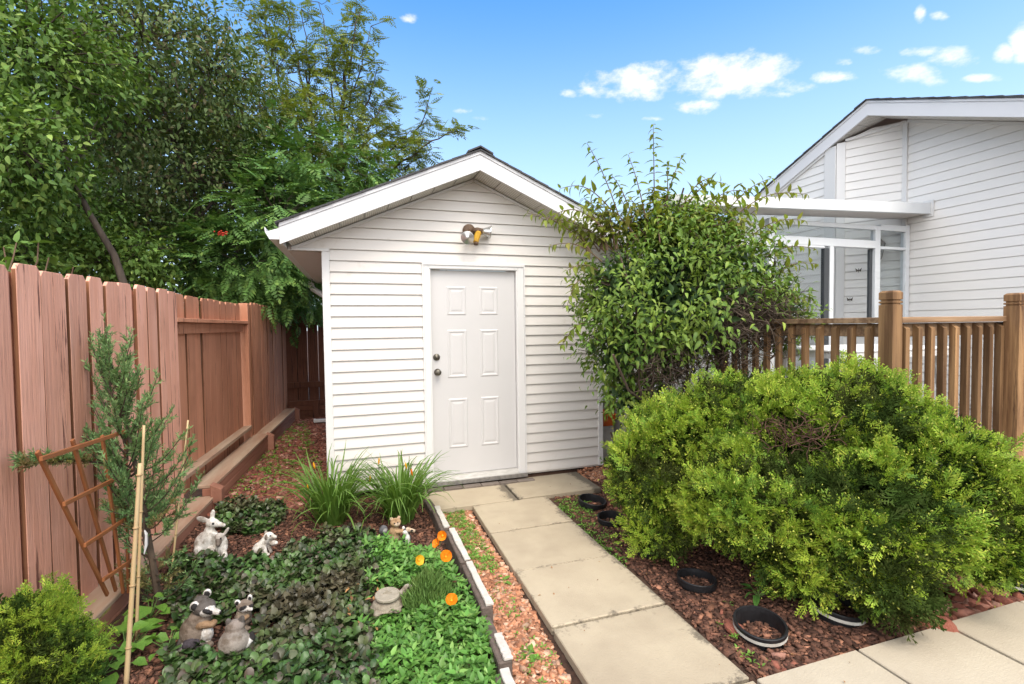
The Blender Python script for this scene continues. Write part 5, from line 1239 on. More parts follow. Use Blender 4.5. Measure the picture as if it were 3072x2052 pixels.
def ground_cover():
    A = [[(405, 1300), (480, 1295), (640, 1290), (700, 1240), (760, 1225), (850, 1230), (880, 1280), (850, 1350), (850, 1440), (880, 1568), (900, 1700), (380, 1700), (385, 1500), (540, 1520), (600, 1440), (560, 1380), (430, 1350), (400, 1400)],
         [(500, 1160), (560, 1150), (650, 1155), (650, 1195), (590, 1225), (520, 1225), (495, 1200)], [(400, 1400), (430, 1350), (560, 1380), (600, 1440), (540, 1520), (420, 1510)]]
    for i, poly in enumerate(A):
        a = whorls('b', poly, (1450, 1300, 1000)[i], 7, .044, ROUND, 'ajuga', (-.01, .075), (-.25, 1.15)); o = scatter('bugle_ground_cover', ROUND, *a, mat['ajuga'], None, 'stuff')
        o['label'] = ('dark purple green bugle leaves carpeting the bed round the raccoons', 'small patch of dark crinkled leaves behind the white deer', 'dark crinkled leaves between the raccoon figurines')[i]
    V = [(835, 1262), (930, 1255), (985, 1280), (1030, 1290), (1085, 1390), (1130, 1470), (1150, 1568), (1170, 1700), (880, 1700), (858, 1500), (815, 1440), (845, 1340)]
    a = whorls('v', V, 2000, 5, .043, LEAF, 'vinca', (-.01, .08), (-.1, 1.05)); o = scatter('periwinkle_ground_cover', LEAF, *a, mat['vinca'], None, 'stuff'); o['label'] = 'bright green periwinkle carpet along the stone edging'
    # weeds and moss beside the path
    for lab, poly, dn, sz in (('tiny green weeds between edging and path', [(1015, 1165), (1060, 1160), (1130, 1260), (1140, 1300), (1095, 1300), (1040, 1220)], 3600, .02), ('low weeds in the gravel by the path', [(1090, 1310), (1140, 1300), (1240, 1440), (1320, 1568), (1210, 1568), (1160, 1420)], 380, .022),
                              ('sparse weeds in the mulch on the thuja side', [(1270, 1140), (1340, 1130), (1420, 1240), (1440, 1300), (1350, 1240)], 900, .022), ('sparse weeds in the front corner of the mulch', [(1640, 1400), (1700, 1440), (1790, 1530), (1750, 1550), (1660, 1450)], 420, .02), ('patch of weeds along the shed side gravel', [(560, 1010), (700, 960), (745, 1080), (640, 1110), (520, 1150)], 260, .035)):
        a = whorls('w', poly, dn, 4, sz, LEAF2, 'broad', (.0, .025), (.1, .9)); o = scatter('weeds', LEAF2, *a, mat['broad'], None, 'stuff'); o['label'] = lab
ground_cover()
def chips():
    def heap(name, lab, polys, dens, size, m_, flat=.35, keepout=None):
        Pa = np.concatenate([area_pts(p, dens, -.09) for p in polys])
        if keepout is not None: Pa = Pa[keepout(Pa)]
        n = len(Pa); CV = np.array([(-1, -1, -1), (1, -1, -1), (1, 1, -1), (-1, 1, -1), (-1, -1, 1), (1, -1, 1), (1, 1, 1), (-1, 1, 1)], float)*.5
        CF = np.array([(0, 3, 2, 1), (4, 5, 6, 7), (0, 1, 5, 4), (1, 2, 6, 5), (2, 3, 7, 6), (3, 0, 4, 7)])
        z = ground_h(Pa[:, 0], Pa[:, 1])+rng.uniform(0, .012, n)
        sc = size*np.minimum(rng.lognormal(0, .45, n), 2.0); S = np.stack([sc*rng.uniform(.8, 1.6, n), sc*rng.uniform(.5, 1.0, n), sc*flat*rng.uniform(.6, 1.5, n)], 1)
        V = CV[None]*(1+rng.uniform(-.35, .25, (n, 8, 3)))*S[:, None, :]
        a = rng.uniform(0, 6.28, n); d = np.stack([np.cos(a), np.sin(a), rng.normal(size=n)*.25], 1); R = frames(d, nrm(np.array([0, 0, 1.])+rng.normal(size=(n, 3))*.3))
        V = np.einsum('nij,nkj->nki', R, V)+np.column_stack([Pa, z])[:, None, :]
        o = arr_mesh(name, V.reshape(-1, 3), (CF[None]+(np.arange(n)*8)[:, None, None]).reshape(-1, 4), mat[m_], None, False); o['kind'] = 'stuff'; o['label'] = lab
    nslab = lambda P: ~((P[:, 0] > 1.14) & (P[:, 0] < 1.86) & (P[:, 1] < -.57)) & ~((P[:, 0] > .78) & (P[:, 0] < 2.45) & (P[:, 1] > -.58) & (P[:, 1] < 0)) & ~((P[:, 0] > 1.86) & (P[:, 1] < -3.01)) & ~((P[:, 0] > -.07) & (P[:, 1] > 0) & (P[:, 0] < 2.75))
    heap('bark_mulch', 'dark red brown bark mulch under the thuja', [[(1210, 1085), (1480, 1060), (1700, 1150), (2200, 1200), (2347, 1260), (2347, 1400), (1758, 1566), (1660, 1490)]], 7000, .0165, 'chip', .35, nslab)
    heap('bark_mulch', 'dark bark mulch on the bare soil of the ornament bed', [[(400, 1180), (700, 1130), (1000, 1130), (1080, 1300), (1180, 1640), (250, 1640)]], 5200, .015, 'chip', .35, lambda P: P[:, 0] < .79)
    heap('red_gravel', 'salmon red stone chips filling the strip between edging and path', [[(985, 1150), (1065, 1150), (1200, 1360), (1345, 1640), (1180, 1640), (1140, 1440), (1060, 1280)]], 9500, .0175, 'gravel', .45, lambda P: nslab(P) & (P[:, 0] > .87))
    heap('red_gravel', 'red stone chips along the passage between shed and fence', [[(470, 1185), (560, 1090), (640, 960), (660, 950), (755, 950), (755, 1095), (690, 1170), (560, 1180)]], 2200, .027, 'lava', .5, nslab)
    heap('red_gravel', 'line of red stone chips at the foot of the shed wall', [[(1205, 1085), (1400, 1060), (1420, 1090), (1370, 1108), (1290, 1080)]], 5200, .02, 'gravel', .5, nslab)
    heap('lava_rock', 'coarse red rock pieces beside the front pavement', [[(2080, 1425), (2347, 1290), (2347, 1392), (2130, 1440)]], 1300, .042, 'lava', .55, nslab)
    heap('lava_rock', 'scattered red rock pieces in the mulch between path and thuja', [[(1370, 1095), (1470, 1090), (1480, 1150), (1400, 1180)], [(1640, 1390), (1760, 1480), (1860, 1500), (1760, 1560)]], 260, .032, 'lava', .55, nslab)
chips()
def rocks():
    me = []
    for k in range(4):
        b = bmesh.new(); bmesh.ops.create_icosphere(b, subdivisions=2, radius=1)
        for v in b.verts:
            p = np.array(v.co)[None]; v.co = v.co*(1+.28*float(fbm3(p, 2.2, k)[0])+.12*float(fbm3(p, 5, k+9)[0])); v.co.z *= .55
        q = bpy.data.meshes.new('rock'); b.to_mesh(q); b.free(); q.materials.append(mat['rock']); me.append(q)
    L_ = [(2140, 1428, .085, 'biggest red lava rock at the pavement edge under the thuja'), (1682, 1440, .045, 'bright red rock beside the path slab and black pot'), (2195, 1395, .05, 'pinkish flat rock behind the biggest lava rock'), (2250, 1360, .045, 'small red rock in the rock strip near the single black pot'), (1410, 1100, .06, 'dark red rock near the shed corner board'), (1315, 1078, .045, 'reddish rock against the shed wall at the slab end'), (1760, 1410, .05, 'dark red rock between the two front pots'), (1700, 1410, .035, 'pale tan rock in the mulch behind the front pot'), (1408, 1148, .03, 'pale orange rock near the half buried pot'), (2300, 1380, .04, 'orange brown rock by the pavement at the photo edge')]
    for i, (x, y, s, lab) in enumerate(L_):
        p = G(x, y, -.075); o = inst('rock', me[i % 4], None, tuple(p), (0, 0, random.uniform(0, 6)), (s*random.uniform(.9, 1.3), s, s*random.uniform(.8, 1.1))); tag(o, lab, 'rock', 'loose red rocks in the mulch')
rocks()

# ---------------------------------------------------------------- stone edging
def edging():
    t = structure('stone_edging'); t['kind'] = 'thing'; tag(t, 'low stone edging with white painted top between bed and gravel', 'edging')
    segs = [((.79, -.42), (.815, -.715), .0), ((.818, -.72), (.822, -1.155), .025), ((.853, -1.185), (.86, -1.69), .02), ((.863, -1.715), (.866, -2.215), .015), ((.84, -2.245), (.842, -2.47), -.02), ((.835, -2.475), (.832, -2.66), .02), ((.80, -2.69), (.79, -3.2), .0)]
    for i, (a, c, z) in enumerate(segs):
        b = MB(); b.bar((a[0]-.012, a[1], -.10), (c[0]-.012, c[1], -.10), .066, 2*(z+.10-.0075))
        o = b.build('edging_stone', mat['edgeside'], t, bevel=.006)
        if i in (0, 4): continue
        b = MB(); n = 10; top = []
        for k in range(n+1):
            q = k/n; x = a[0]+(c[0]-a[0])*q; y = a[1]+(c[1]-a[1])*q; top.append((x, y, random.uniform(.020, .026), random.uniform(.018, .026)))
        pts = [(x-wl+.004, y, z-.006) for x, y, wl, wr in top]+[(x+wr, y, z-.006) for x, y, wl, wr in reversed(top)]
        b.prism(pts, (0, 0, .016)); o = b.build('painted_top', mat['edgetop'], t, bevel=.003)
edging()

# ---------------------------------------------------------------- day lilies, poppies, leafy plants
def blade_mesh(k, L_=.5, w=.013, arch=1.0):
    b = MB(); n = 7; pts = []
    for i in range(n+1):
        q = i/n; ang = 1.45-arch*1.9*q*q
        pts.append((q, ang))
    x = z = 0; P = [(0, 0)]
    for i in range(n):
        a = pts[i][1]; x += L_/n*math.cos(a); z += L_/n*math.sin(a); P.append((x, z))
    vs_ = []; fs = []
    for i, (x, z) in enumerate(P):
        ww = w*(1-.9*(i/n)**2.2)*.5; vs_ += [(x, -ww, z+ww*.35), (x, 0, z), (x, ww, z+ww*.35)]
    for i in range(n): fs += [(3*i, 3*i+1, 3*i+4, 3*i+3), (3*i+1, 3*i+2, 3*i+5, 3*i+4)]
    me = bpy.data.meshes.new('blade'); me.from_pydata(vs_, [], fs); me.materials.append(mat['blade']); me.polygons.foreach_set('use_smooth', [True]*len(me.polygons)); return me
BL = [blade_mesh(k, .46, .013, a) for k, a in enumerate((.45, .75, 1.0, 1.25, 1.45, 1.65))]
def lily(label, base, n, sc, buds):
    t = thing('day_lily', label, 'plant', tuple(base), 'day lilies at the shed wall')
    for i in range(n):
        a = rng.uniform(0, 6.28); r_ = .10*math.sqrt(rng.random()); k = int(np.clip(rng.normal(3.0, 1.6), 0, 5)); s = sc*rng.uniform(.65, 1.15)
        inst('blade', BL[k], t, (r_*math.cos(a+.3), r_*math.sin(a+.3), -.02), (rng.normal()*.22, rng.normal()*.18+.12, a), (s, s, s))
    for px, py, m_ in buds:
        dd_ = float((np.array(base)-CAM)@FW); e = np.array(V2W(px, py, dd_+rng.normal()*.03))-np.array(base); b = MB(); pts = [e*q+np.array([0, 0, .12])*math.sin(q*3.14)*.4 for q in np.linspace(0, 1, 8)]; b.tube(pts, .0035, 5); b.build('flower_stem', mat['blade'], t)
        b = MB(); v = np.array([.1, 0, 1]); b.lathe([(.003, 0), (.006, .012), (.008, .03), (.006, .048), (.002, .06)], tuple(e), 8, (rng.normal()*.25, -.1, 1)); b.build('flower_bud', mat[m_], t, smooth=True)
q = G(762, 1195); lily('broad tuft of day lily blades at the shed corner trim with a yellow bud', (q[0], q[1], -.075), 230, 1.4, [(722, 1075, 'petal_y'), (705, 1125, 'petal_y')])
q = G(918, 1188); lily('day lily tuft beside the door slab with small orange flowers', (q[0], q[1], -.075), 240, 1.42, [(868, 1065, 'petal_y'), (848, 1105, 'petal_y'), (945, 1090, 'petal'), (932, 1075, 'petal_y')])
def poppies():
    base = np.array(G(982, 1400, -.08)); t = thing('orange_poppy', 'orange poppy plant with five open flowers on thin stems by the edging', 'flower', tuple(base)); dep = float((base-CAM)@FW)
    V = []; D_ = []
    n = 1500; a = rng.uniform(0, 6.28, n); r_ = .13*np.sqrt(rng.random(n)); h = rng.uniform(.02, .24, n)*(1-.6*r_/.13)
    pos = np.column_stack([r_*np.cos(a), r_*np.sin(a), h])+base; d = np.column_stack([np.cos(a)*.3, np.sin(a)*.3, np.ones(n)*1.3])+rng.normal(size=(n, 3))*.35
    o = scatter('foliage', simple_leaf(.12, .1), pos, nrm(d), unit(n), rng.uniform(.03, .07, n), mat['poppyleaf'], t, 'stuff'); o.location = tuple(-base)
    for px, py, m_, tilt, s in ((1015, 1228, 'petal', .5, .75), (1003, 1247, 'petal', 1.0, .7), (1021, 1277, 'petal', .2, .95), (959, 1284, 'petal_y', .3, .75), (1035, 1378, 'petal', .1, .9)):
        c = np.array(V2W(px, py, dep-(.16 if py > 1300 else .02)+rng.normal()*.02))-base; b = MB(); pts = [np.array([c[0]*q*q*.9+c[0]*.1*q, c[1]*q, c[2]*q]) for q in np.linspace(0, 1, 8)]; b.tube(pts, .0018, 5); b.build('stem', mat['poppyleaf'], t)
        ax = Vector(nrm(-FW*.75+UP*.6+RT*math.sin(tilt*6)*.4)); ax = (ax+Vector(rng.normal(size=3)*.35)).normalized(); R = Vector((0, 0, 1)).rotation_difference(ax).to_matrix()
        for k in range(4):
            b = MB(); vs_ = []; fs = []
            for i in range(4):
                for j in range(5):
                    rr = .004+.031*s*i/3; th = (j-2)*.42*(1 if i else .3)+k*math.pi/2; zz = .024*s*(i/3)**1.4+.004*math.sin(j*2.5+k)*(i/3)+.002*(k % 2)
                    vs_.append(tuple(R @ Vector((rr*math.cos(th), rr*math.sin(th), zz))))
            for i in range(3):
                for j in range(4): fs.append((5*i+j, 5*i+j+1, 5*i+6+j, 5*i+5+j))
            b.add(vs_, fs); b.build('petal', mat[m_], t, smooth=True, loc=tuple(c))
        b = MB(); b.lathe([(.001, 0), (.006, .003), (.007, .009), (.003, .012)], tuple(c), 8, tuple(ax)); b.build('flower_centre', mat['petal_y'], t, smooth=True)
poppies()
def leafy(label, base, n, size, spread_, h, m_='broad', T_=None, group=None, arch=.3):
    T_ = T_ or LEAF_R; base = np.array(base); t = thing('leafy_plant', label, 'plant', tuple(base), group)
    me = bpy.data.meshes.new('leaf'); me.from_pydata([tuple(v) for v in T_[0]], [], [tuple(f) for f in T_[1]]); me.materials.append(mat[m_]); me.polygons.foreach_set('use_smooth', [True]*len(me.polygons))
    b = MB()
    for i in range(n):
        a = i*2.4+rng.normal()*.3; r_ = spread_*math.sqrt((i+.5)/n); p = Vector((r_*math.cos(a), r_*math.sin(a), h*(1.1-.6*r_/spread_)*rng.uniform(.6, 1.1))); b.tube([(0, 0, 0), p*.6, p], [.0035, .0025, .002], 4)
        d = np.array([[math.cos(a), math.sin(a), rng.uniform(-arch, arch)]]); R = frames(d, nrm(np.array([[0, 0, 1.0]])+rng.normal(size=(1, 3))*.25))[0]; s = size*rng.uniform(.6, 1.2)
        m4 = Matrix.Identity(4)
        for x in range(3):
            for y in range(3): m4[x][y] = R[x, y]*s
            m4[x][3] = p[x]
        inst('leaf', me, t, mat4=m4)
    b.build('stems', mat['poppyleaf'], t)
g_ = 'leafy plants in the fence bed'
for x, y, n, s, sp, h, lab in ((345, 1420, 14, .075, .10, .12, 'round leaved violet at the foot of the juniper'), (290, 1500, 16, .085, .13, .11, 'light green broad leaved plant beside the thick bamboo stake'), (235, 1545, 14, .075, .12, .10, 'broad leaved seedling between golden thuja and bamboo stake'), (385, 1490, 12, .06, .10, .08, 'small leafy plant on the raccoon side of the bamboo stake'), (410, 1215, 10, .05, .09, .07, 'low bluish leaves behind the white deer'), (405, 1330, 10, .05, .08, .06, 'pale green sprout between deer and juniper')):
    q = G(x, y, -.075); leafy(lab, q, n, s, sp, h, 'broad', None, g_)
q = G(1738, 1368, -.07); leafy('dark narrow leaved lily shoot in the mulch under the thuja', q, 9, .085, .05, .06, 'vinca', LEAF_N)
q = G(2352, 1255, -.07); leafy('broad ribbed green leaves at the deck skirt', q, 14, .13, .15, .22, 'broad', LEAF)
q = G(2352, 1130, .05); leafy('pointed green leaves against the pink deck skirt', q, 10, .11, .08, .12, 'vinca', LEAF_N)
for x, y, n, s, lab in ((1290, 1165, 9, .06, 'dandelion rosette beside the path slab near the shed'), (1215, 1500, 8, .055, 'dandelion leaves at the front end of the edging stones'), (1155, 1335, 7, .05, 'single dandelion rosette in the salmon gravel strip'), (1672, 1385, 3, .03, 'tiny seedling in the mulch by the path')):
    q = G(x, y, -.085); leafy(lab, q, n, s, .02, .015, 'broad', LEAF_N, None, .5)

# ---------------------------------------------------------------- pots sunk in the mulch
def pot(label, px, py, r, tilt=(0, 0), h=.05, plant=False, z=-.06, band=False):
    p = G(px, py, z); t = thing('plant_pot', label, 'pot', (p[0], p[1], z-.03), 'black pots sunk in the mulch')
    b = MB(); b.lathe([(r*.86, -.12), (r*.97, h-.012), (r*1.07, h-.014), (r*1.08, h+.004), (r*1.05, h+.008), (r*.98, h+.006), (r*.95, h-.015), (r*.86, -.10), (.001, -.10)], n=32); b.build('wall', mat['pot'], t, smooth=False).name = 'pot_wall'
    b = MB(); b.lathe([(r*.99, h-.034), (r*1.075, h-.030), (r*1.075, h-.014), (r*.99, h-.0135)], n=32, cap=False); b.build('rim_band', mat['potrim' if band else 'pot'], t)
    b = MB(); n = 20; b.lathe([(.001, -.05), (r*.5, -.048), (r*.88, -.056), (r*.86, -.07), (.001, -.07)], n=n); b.build('potting_soil', mat['soil'], t)
    t.rotation_euler = (tilt[0], tilt[1], 0)
    m_ = 90; a = rng.uniform(0, 6.28, m_); rr = r*.82*np.sqrt(rng.random(m_)); pos = np.column_stack([rr*np.cos(a), rr*np.sin(a), np.full(m_, -.044)])
    o = scatter('dead_leaves', LEAF2, pos, unit(m_)*np.array([1, 1, .3]), nrm(np.array([0, 0, 1.])+rng.normal(size=(m_, 3))*.4), rng.uniform(.015, .035, m_), mat['chip'], t, 'stuff')
    if plant:
        b = MB(); o = scatter('seedling', LEAF_N, np.repeat([[0, 0, -.02]], 9, 0)+rng.normal(size=(9, 3))*.02, unit(9)*np.array([1, 1, .2])+np.array([0, 0, .4]), np.repeat([[0, 0, 1.]], 9, 0), rng.uniform(.05, .09, 9), mat['juniper'], t)
pot('black pot with white band nearest the path corner, open and half filled with dead leaves', 1741, 1443, .118, (.10, -.06), 0.070, band=True)
pot('tilted black pot with a seedling under the lowest thuja branches', 1915, 1402, .125, (.05, .10), .07, True, band=True)
pot('black pot in the mulch beside the middle path slab', 1596, 1332, .108, (.0, .05), 0.050)
pot('shallow black pot under the thuja edge beside the path', 1492, 1258, .10, (.05, .03), 0.050)
pot('black pot mostly hidden behind the left thuja lobe', 1400, 1190, .10, (.05, -.05), 0.050)
pot('farthest black pot near the shed end of the path', 1356, 1152, .115, (.1, .1), 0.055)
pot('lone black pot in the red rocks at the deck skirt', 2310, 1328, .12, (.05, 0), 0.065, band=True)
def dry_leaves():
    P = area_pts([(800, 1350), (880, 1340), (900, 1420), (840, 1500), (780, 1440)], 260); n = len(P)
    pos = np.column_stack([P, ground_h(P[:, 0], P[:, 1])+rng.uniform(.06, .11, n)]); o = scatter('dry_leaves', LEAF2, pos, unit(n)*np.array([1, 1, .5]), nrm(np.array([0, 0, 1.])+rng.normal(size=(n, 3))*.5), rng.uniform(.02, .04, n), mat['dry'], None, 'stuff'); o['label'] = 'dry brown leaves caught in the bugle carpet'
    P = np.concatenate([area_pts([(1000, 1110), (1300, 1090), (2000, 1568), (1300, 1568)], 9, -.055), area_pts([(1760, 1568), (2347, 1400), (2347, 1568)], 8, -.055)]); n = len(P)
    pos = np.column_stack([P, np.full(n, -.048)]); o = scatter('leaf_litter', LEAF2, pos, unit(n)*np.array([1, 1, .12]), nrm(np.array([0, 0, 1.])+rng.normal(size=(n, 3))*.15), rng.uniform(.008, .022, n), mat['dry'], None, 'stuff'); o['label'] = 'specks of leaf litter lying on the paving'
dry_leaves()
def shed_side_things():
    p = G(1392, 985, -.06); t = thing('orange_planter', 'orange plastic planter box behind the shed corner', 'planter', (2.93, .32, 0))
    b = MB(); b.prism([(-.075, -.13, .36), (.075, -.13, .36), (.09, -.16, .48), (-.09, -.16, .48)], (0, .3, 0)); b.build('box', mat['orange'], t, bevel=.01); b = MB(); b.box((-.1, -.18, .481), (.1, .16, .505)); b.build('lip', mat['orange'], t, bevel=.008)
    b = MB(); b.box((-.08, -.12, -.1), (.08, .14, .359)); b.build('stand', mat['sill'], t)
    t = thing('downspout_piece', 'loose white downspout piece lying on the gravel behind the shed', 'pipe', (-.30, 4.0, -.06)); b = MB(); b.box((-.19, -.04, .0), (.5, .04, .05)); b.build('channel', mat['trim'], t, bevel=.006); b = MB(); b.box((-.195, -.044, .015), (-.17, .044, .055)); b.build('collar', mat['trim'], t)
shed_side_things()

# ---------------------------------------------------------------- garden figurines (one continuous skin each)
def sdf_mesh(prims, n=56, k=.02, pad=.06):
    """prims: ('e', centre, radii, colour[, (axis, angle)]) ellipsoid or ('c', a, b, ra, rb, colour) tapered rod -> verts, quads, colours"""
    lo = np.array([9.]*3); hi = -lo
    for p in prims:
        for q, r_ in (((p[1], max(p[2])),) if p[0] == 'e' else ((p[1], p[3]), (p[2], p[4]))): lo = np.minimum(lo, np.array(q)-r_); hi = np.maximum(hi, np.array(q)+r_)
    lo -= pad*(hi-lo).max(); hi += pad*(hi-lo).max(); h = (hi-lo).max()/n; dims = np.ceil((hi-lo)/h).astype(int)+1
    def dist(X):
        D = np.full(len(X), 1e3); best = np.full(len(X), 1e3); ci = np.zeros(len(X), int)
        for i, p in enumerate(prims):
            if p[0] == 'e':
                Y = X-np.array(p[1])
                if len(p) > 4: Y = Y@np.array(Matrix.Rotation(p[4][1], 3, p[4][0]))
                r_ = np.array(p[2]); k0 = np.linalg.norm(Y/r_, axis=1); k1 = np.linalg.norm(Y/(r_*r_), axis=1); d = k0*(k0-1)/np.maximum(k1, 1e-6)
            else:
                a, b = np.array(p[1]), np.array(p[2]); t_ = np.clip((X-a)@(b-a)/((b-a)@(b-a)), 0, 1); d = np.linalg.norm(X-a-t_[:, None]*(b-a), axis=1)-(p[3]+(p[4]-p[3])*t_)
            hh = np.clip(.5+.5*(D-d)/k, 0, 1); D = D*(1-hh)+d*hh-k*hh*(1-hh)
            u = d < best+(.004 if i else 0); best = np.where(u, np.minimum(d, best), best); ci = np.where(u, i, ci)
        return D, ci
    ax = [lo[i]+h*np.arange(dims[i]) for i in range(3)]; X = np.stack(np.meshgrid(*ax, indexing='ij'), -1); D, _ = dist(X.reshape(-1, 3)); D = D.reshape(dims)
    S = D < 0; c = dims-1; cnt = np.zeros(c); acc = np.zeros(tuple(c)+(3,))
    cor = [(i, j, k_) for i in (0, 1) for j in (0, 1) for k_ in (0, 1)]
    sl_ = lambda o: tuple(slice(o[i], o[i]+c[i]) for i in range(3))
    for a in cor:
        for d in range(3):
            if a[d] == 0:
                b = list(a); b[d] = 1; b = tuple(b); da, db = D[sl_(a)], D[sl_(b)]; m_ = (da < 0) != (db < 0); t_ = np.where(m_, da/np.where(m_, da-db, 1), 0)
                for i in range(3): acc[..., i] += np.where(m_, a[i]+(t_ if i == d else 0), 0)
                cnt += m_
    act = cnt > 0; idx = -np.ones(tuple(c), int); idx[act] = np.arange(act.sum()); ij = np.argwhere(act); V = lo+h*(ij+acc[act]/cnt[act][:, None])
    Q = []
    for d in range(3):
        o1, o2 = [(i) for i in range(3) if i != d]; A = S.take(range(0, dims[d]-1), d); B = S.take(range(1, dims[d]), d); E_ = np.argwhere(A != B); E_ = E_[(E_[:, o1] > 0) & (E_[:, o2] > 0) & (E_[:, o1] < c[o1]) & (E_[:, o2] < c[o2])]
        q = []
        for u, v in ((0, 0), (1, 0), (1, 1), (0, 1)): e = E_.copy(); e[:, o1] -= u; e[:, o2] -= v; q.append(idx[e[:, 0], e[:, 1], e[:, 2]])
        q = np.stack(q, 1); fl = A[tuple(E_.T)]; fl = fl if d != 1 else ~fl; q = np.where(fl[:, None], q, q[:, ::-1]); Q.append(q)
    Q = np.concatenate(Q); _, ci = dist(V); cols = np.array([p[3] if p[0] == 'e' else p[5] for p in prims])[ci]
    return V, Q, cols
def figurine(name, label, cat, px, py, height, prims, yaw=0, k=.02, n=56, z=-.05, group='animal figurines in the bed', eyes=()):
    p = G(px, py, z); t = thing(name, label, cat, (p[0], p[1], z), group); t.rotation_euler = (0, 0, yaw); V, Q, c = sdf_mesh(prims, n, k); o = arr_mesh('body', V*height, Q[:, ::-1], mat['figure'], t, True, c)
    for e, r_ in eyes:
        b = MB(); b.lathe([(.001, -r_), (r_*.8, -r_*.6), (r_, 0), (r_*.8, r_*.6), (.001, r_)], (0, 0, 0), 10); b.build('eye', mat['pot'], t, smooth=True, loc=tuple(np.array(e)*height))
WH, WG, WD = (.72, .68, .62), (.50, .45, .40), (.22, .18, .15)
figurine('deer_figurine', 'white concrete doe with a fawn leaning on her chest', 'figurine', 482, 1274, .32, [
    ('e', (-.06, .05, .26), (.25, .22, .28), WH), ('e', (.02, -.02, .40), (.16, .15, .18), WH), ('c', (-.03, .0, .45), (.02, .0, .64), .12, .085, WH), ('e', (.06, -.01, .72), (.12, .10, .095), WH), ('c', (.12, -.02, .70), (.29, -.05, .655), .07, .038, WH),
    ('e', (.055, .05, .87), (.05, .025, .13), WH, ('Y', .15)), ('e', (-.13, .02, .81), (.13, .03, .065), WG, ('Y', .45)), ('c', (-.18, -.12, .2), (-.1, -.24, .04), .1, .06, WH), ('c', (.05, -.16, .2), (.08, -.28, .04), .07, .055, WH), ('e', (.1, -.3, .035), (.075, .06, .045), WH),
    ('e', (.25, -.12, .25), (.12, .13, .23), WH), ('e', (.23, -.17, .44), (.085, .085, .10), WG), ('c', (.23, -.2, .42), (.22, -.27, .33), .06, .04, WD), ('e', (.35, -.12, .54), (.035, .03, .10), WG, ('Y', .55)), ('e', (.13, -.12, .5), (.09, .03, .05), WH, ('Y', .6)), ('e', (.2, -.28, .05), (.06, .07, .05), WH), ('e', (.33, -.26, .06), (.055, .07, .06), WH), ('c', (.3, -.18, .2), (.34, -.25, .06), .06, .045, WH)], 0, .035, 70, eyes=(((.10, -.105, .735), .008), ((.27, -.255, .45), .006)))
figurine('puppy_figurine', 'white concrete puppy sitting with a smaller pup under its chin', 'figurine', 603, 1270, .16, [
    ('e', (-.15, 0, .26), (.26, .22, .27), WH), ('c', (-.1, 0, .35), (.16, -.02, .66), .20, .17, WH), ('e', (.25, -.03, .78), (.20, .17, .17), WH), ('c', (.32, -.05, .76), (.50, -.08, .72), .12, .08, WH), ('e', (.12, .1, .9), (.07, .04, .09), WG), ('e', (.17, -.18, .8), (.05, .04, .12), WD), ('e', (.55, -.08, .72), (.03, .04, .03), WD),
    ('e', (.42, -.06, .46), (.16, .13, .12), WG), ('e', (.55, -.1, .46), (.07, .07, .06), WH), ('e', (.40, -.05, .56), (.05, .05, .06), WD), ('c', (.05, -.12, .4), (.16, -.2, .05), .10, .07, WH), ('e', (.2, -.22, .05), (.11, .09, .06), WH), ('e', (-.12, -.2, .08), (.17, .09, .09), WH), ('c', (.2, .08, .35), (.3, .05, .04), .09, .07, WG)], 0, .05, 56, eyes=(((.33, -.17, .83), .006),))
GB, GD, BK, WT, TN = (.20, .155, .12), (.11, .095, .085), (.025, .022, .022), (.70, .67, .63), (.30, .19, .11)
figurine('raccoon_figurine', 'largest painted raccoon with white rimmed ears and black mask', 'figurine', 460, 1476, .265, [
    ('e', (-.08, .02, .27), (.26, .24, .29), GB), ('e', (.0, -.02, .48), (.2, .18, .2), GB), ('e', (.09, -.04, .72), (.19, .16, .145), GD), ('e', (.16, -.12, .68), (.13, .11, .10), WT), ('c', (.2, -.12, .67), (.36, -.17, .635), .075, .045, WT), ('e', (.385, -.18, .64), (.03, .03, .026), BK),
    ('e', (.185, -.205, .70), (.085, .03, .038), BK, ('Y', .5)), ('e', (-.05, -.11, .80), (.075, .05, .085), WT), ('e', (-.045, -.135, .80), (.05, .045, .06), BK), ('e', (.12, .07, .92), (.07, .045, .08), WT), ('e', (.12, .05, .92), (.045, .045, .055), BK), ('e', (.03, .0, .86), (.12, .1, .05), GD),
    ('c', (.05, -.15, .45), (.24, -.16, .42), .075, .055, TN), ('e', (.27, -.15, .45), (.06, .05, .06), TN), ('e', (.15, -.12, .24), (.10, .10, .15), WT), ('e', (.08, -.23, .07), (.15, .09, .07), GD), ('e', (-.1, -.2, .14), (.14, .10, .12), (.06, .05, .06)), ('c', (-.2, -.12, .1), (-.28, -.2, .05), .07, .05, WT), ('c', (-.28, -.05, .14), (-.36, -.1, .03), .08, .05, GD), ('e', (.2, -.2, .07), (.07, .07, .06), GB)], 0, .02, 80, eyes=(((.20, -.232, .705), .006),))
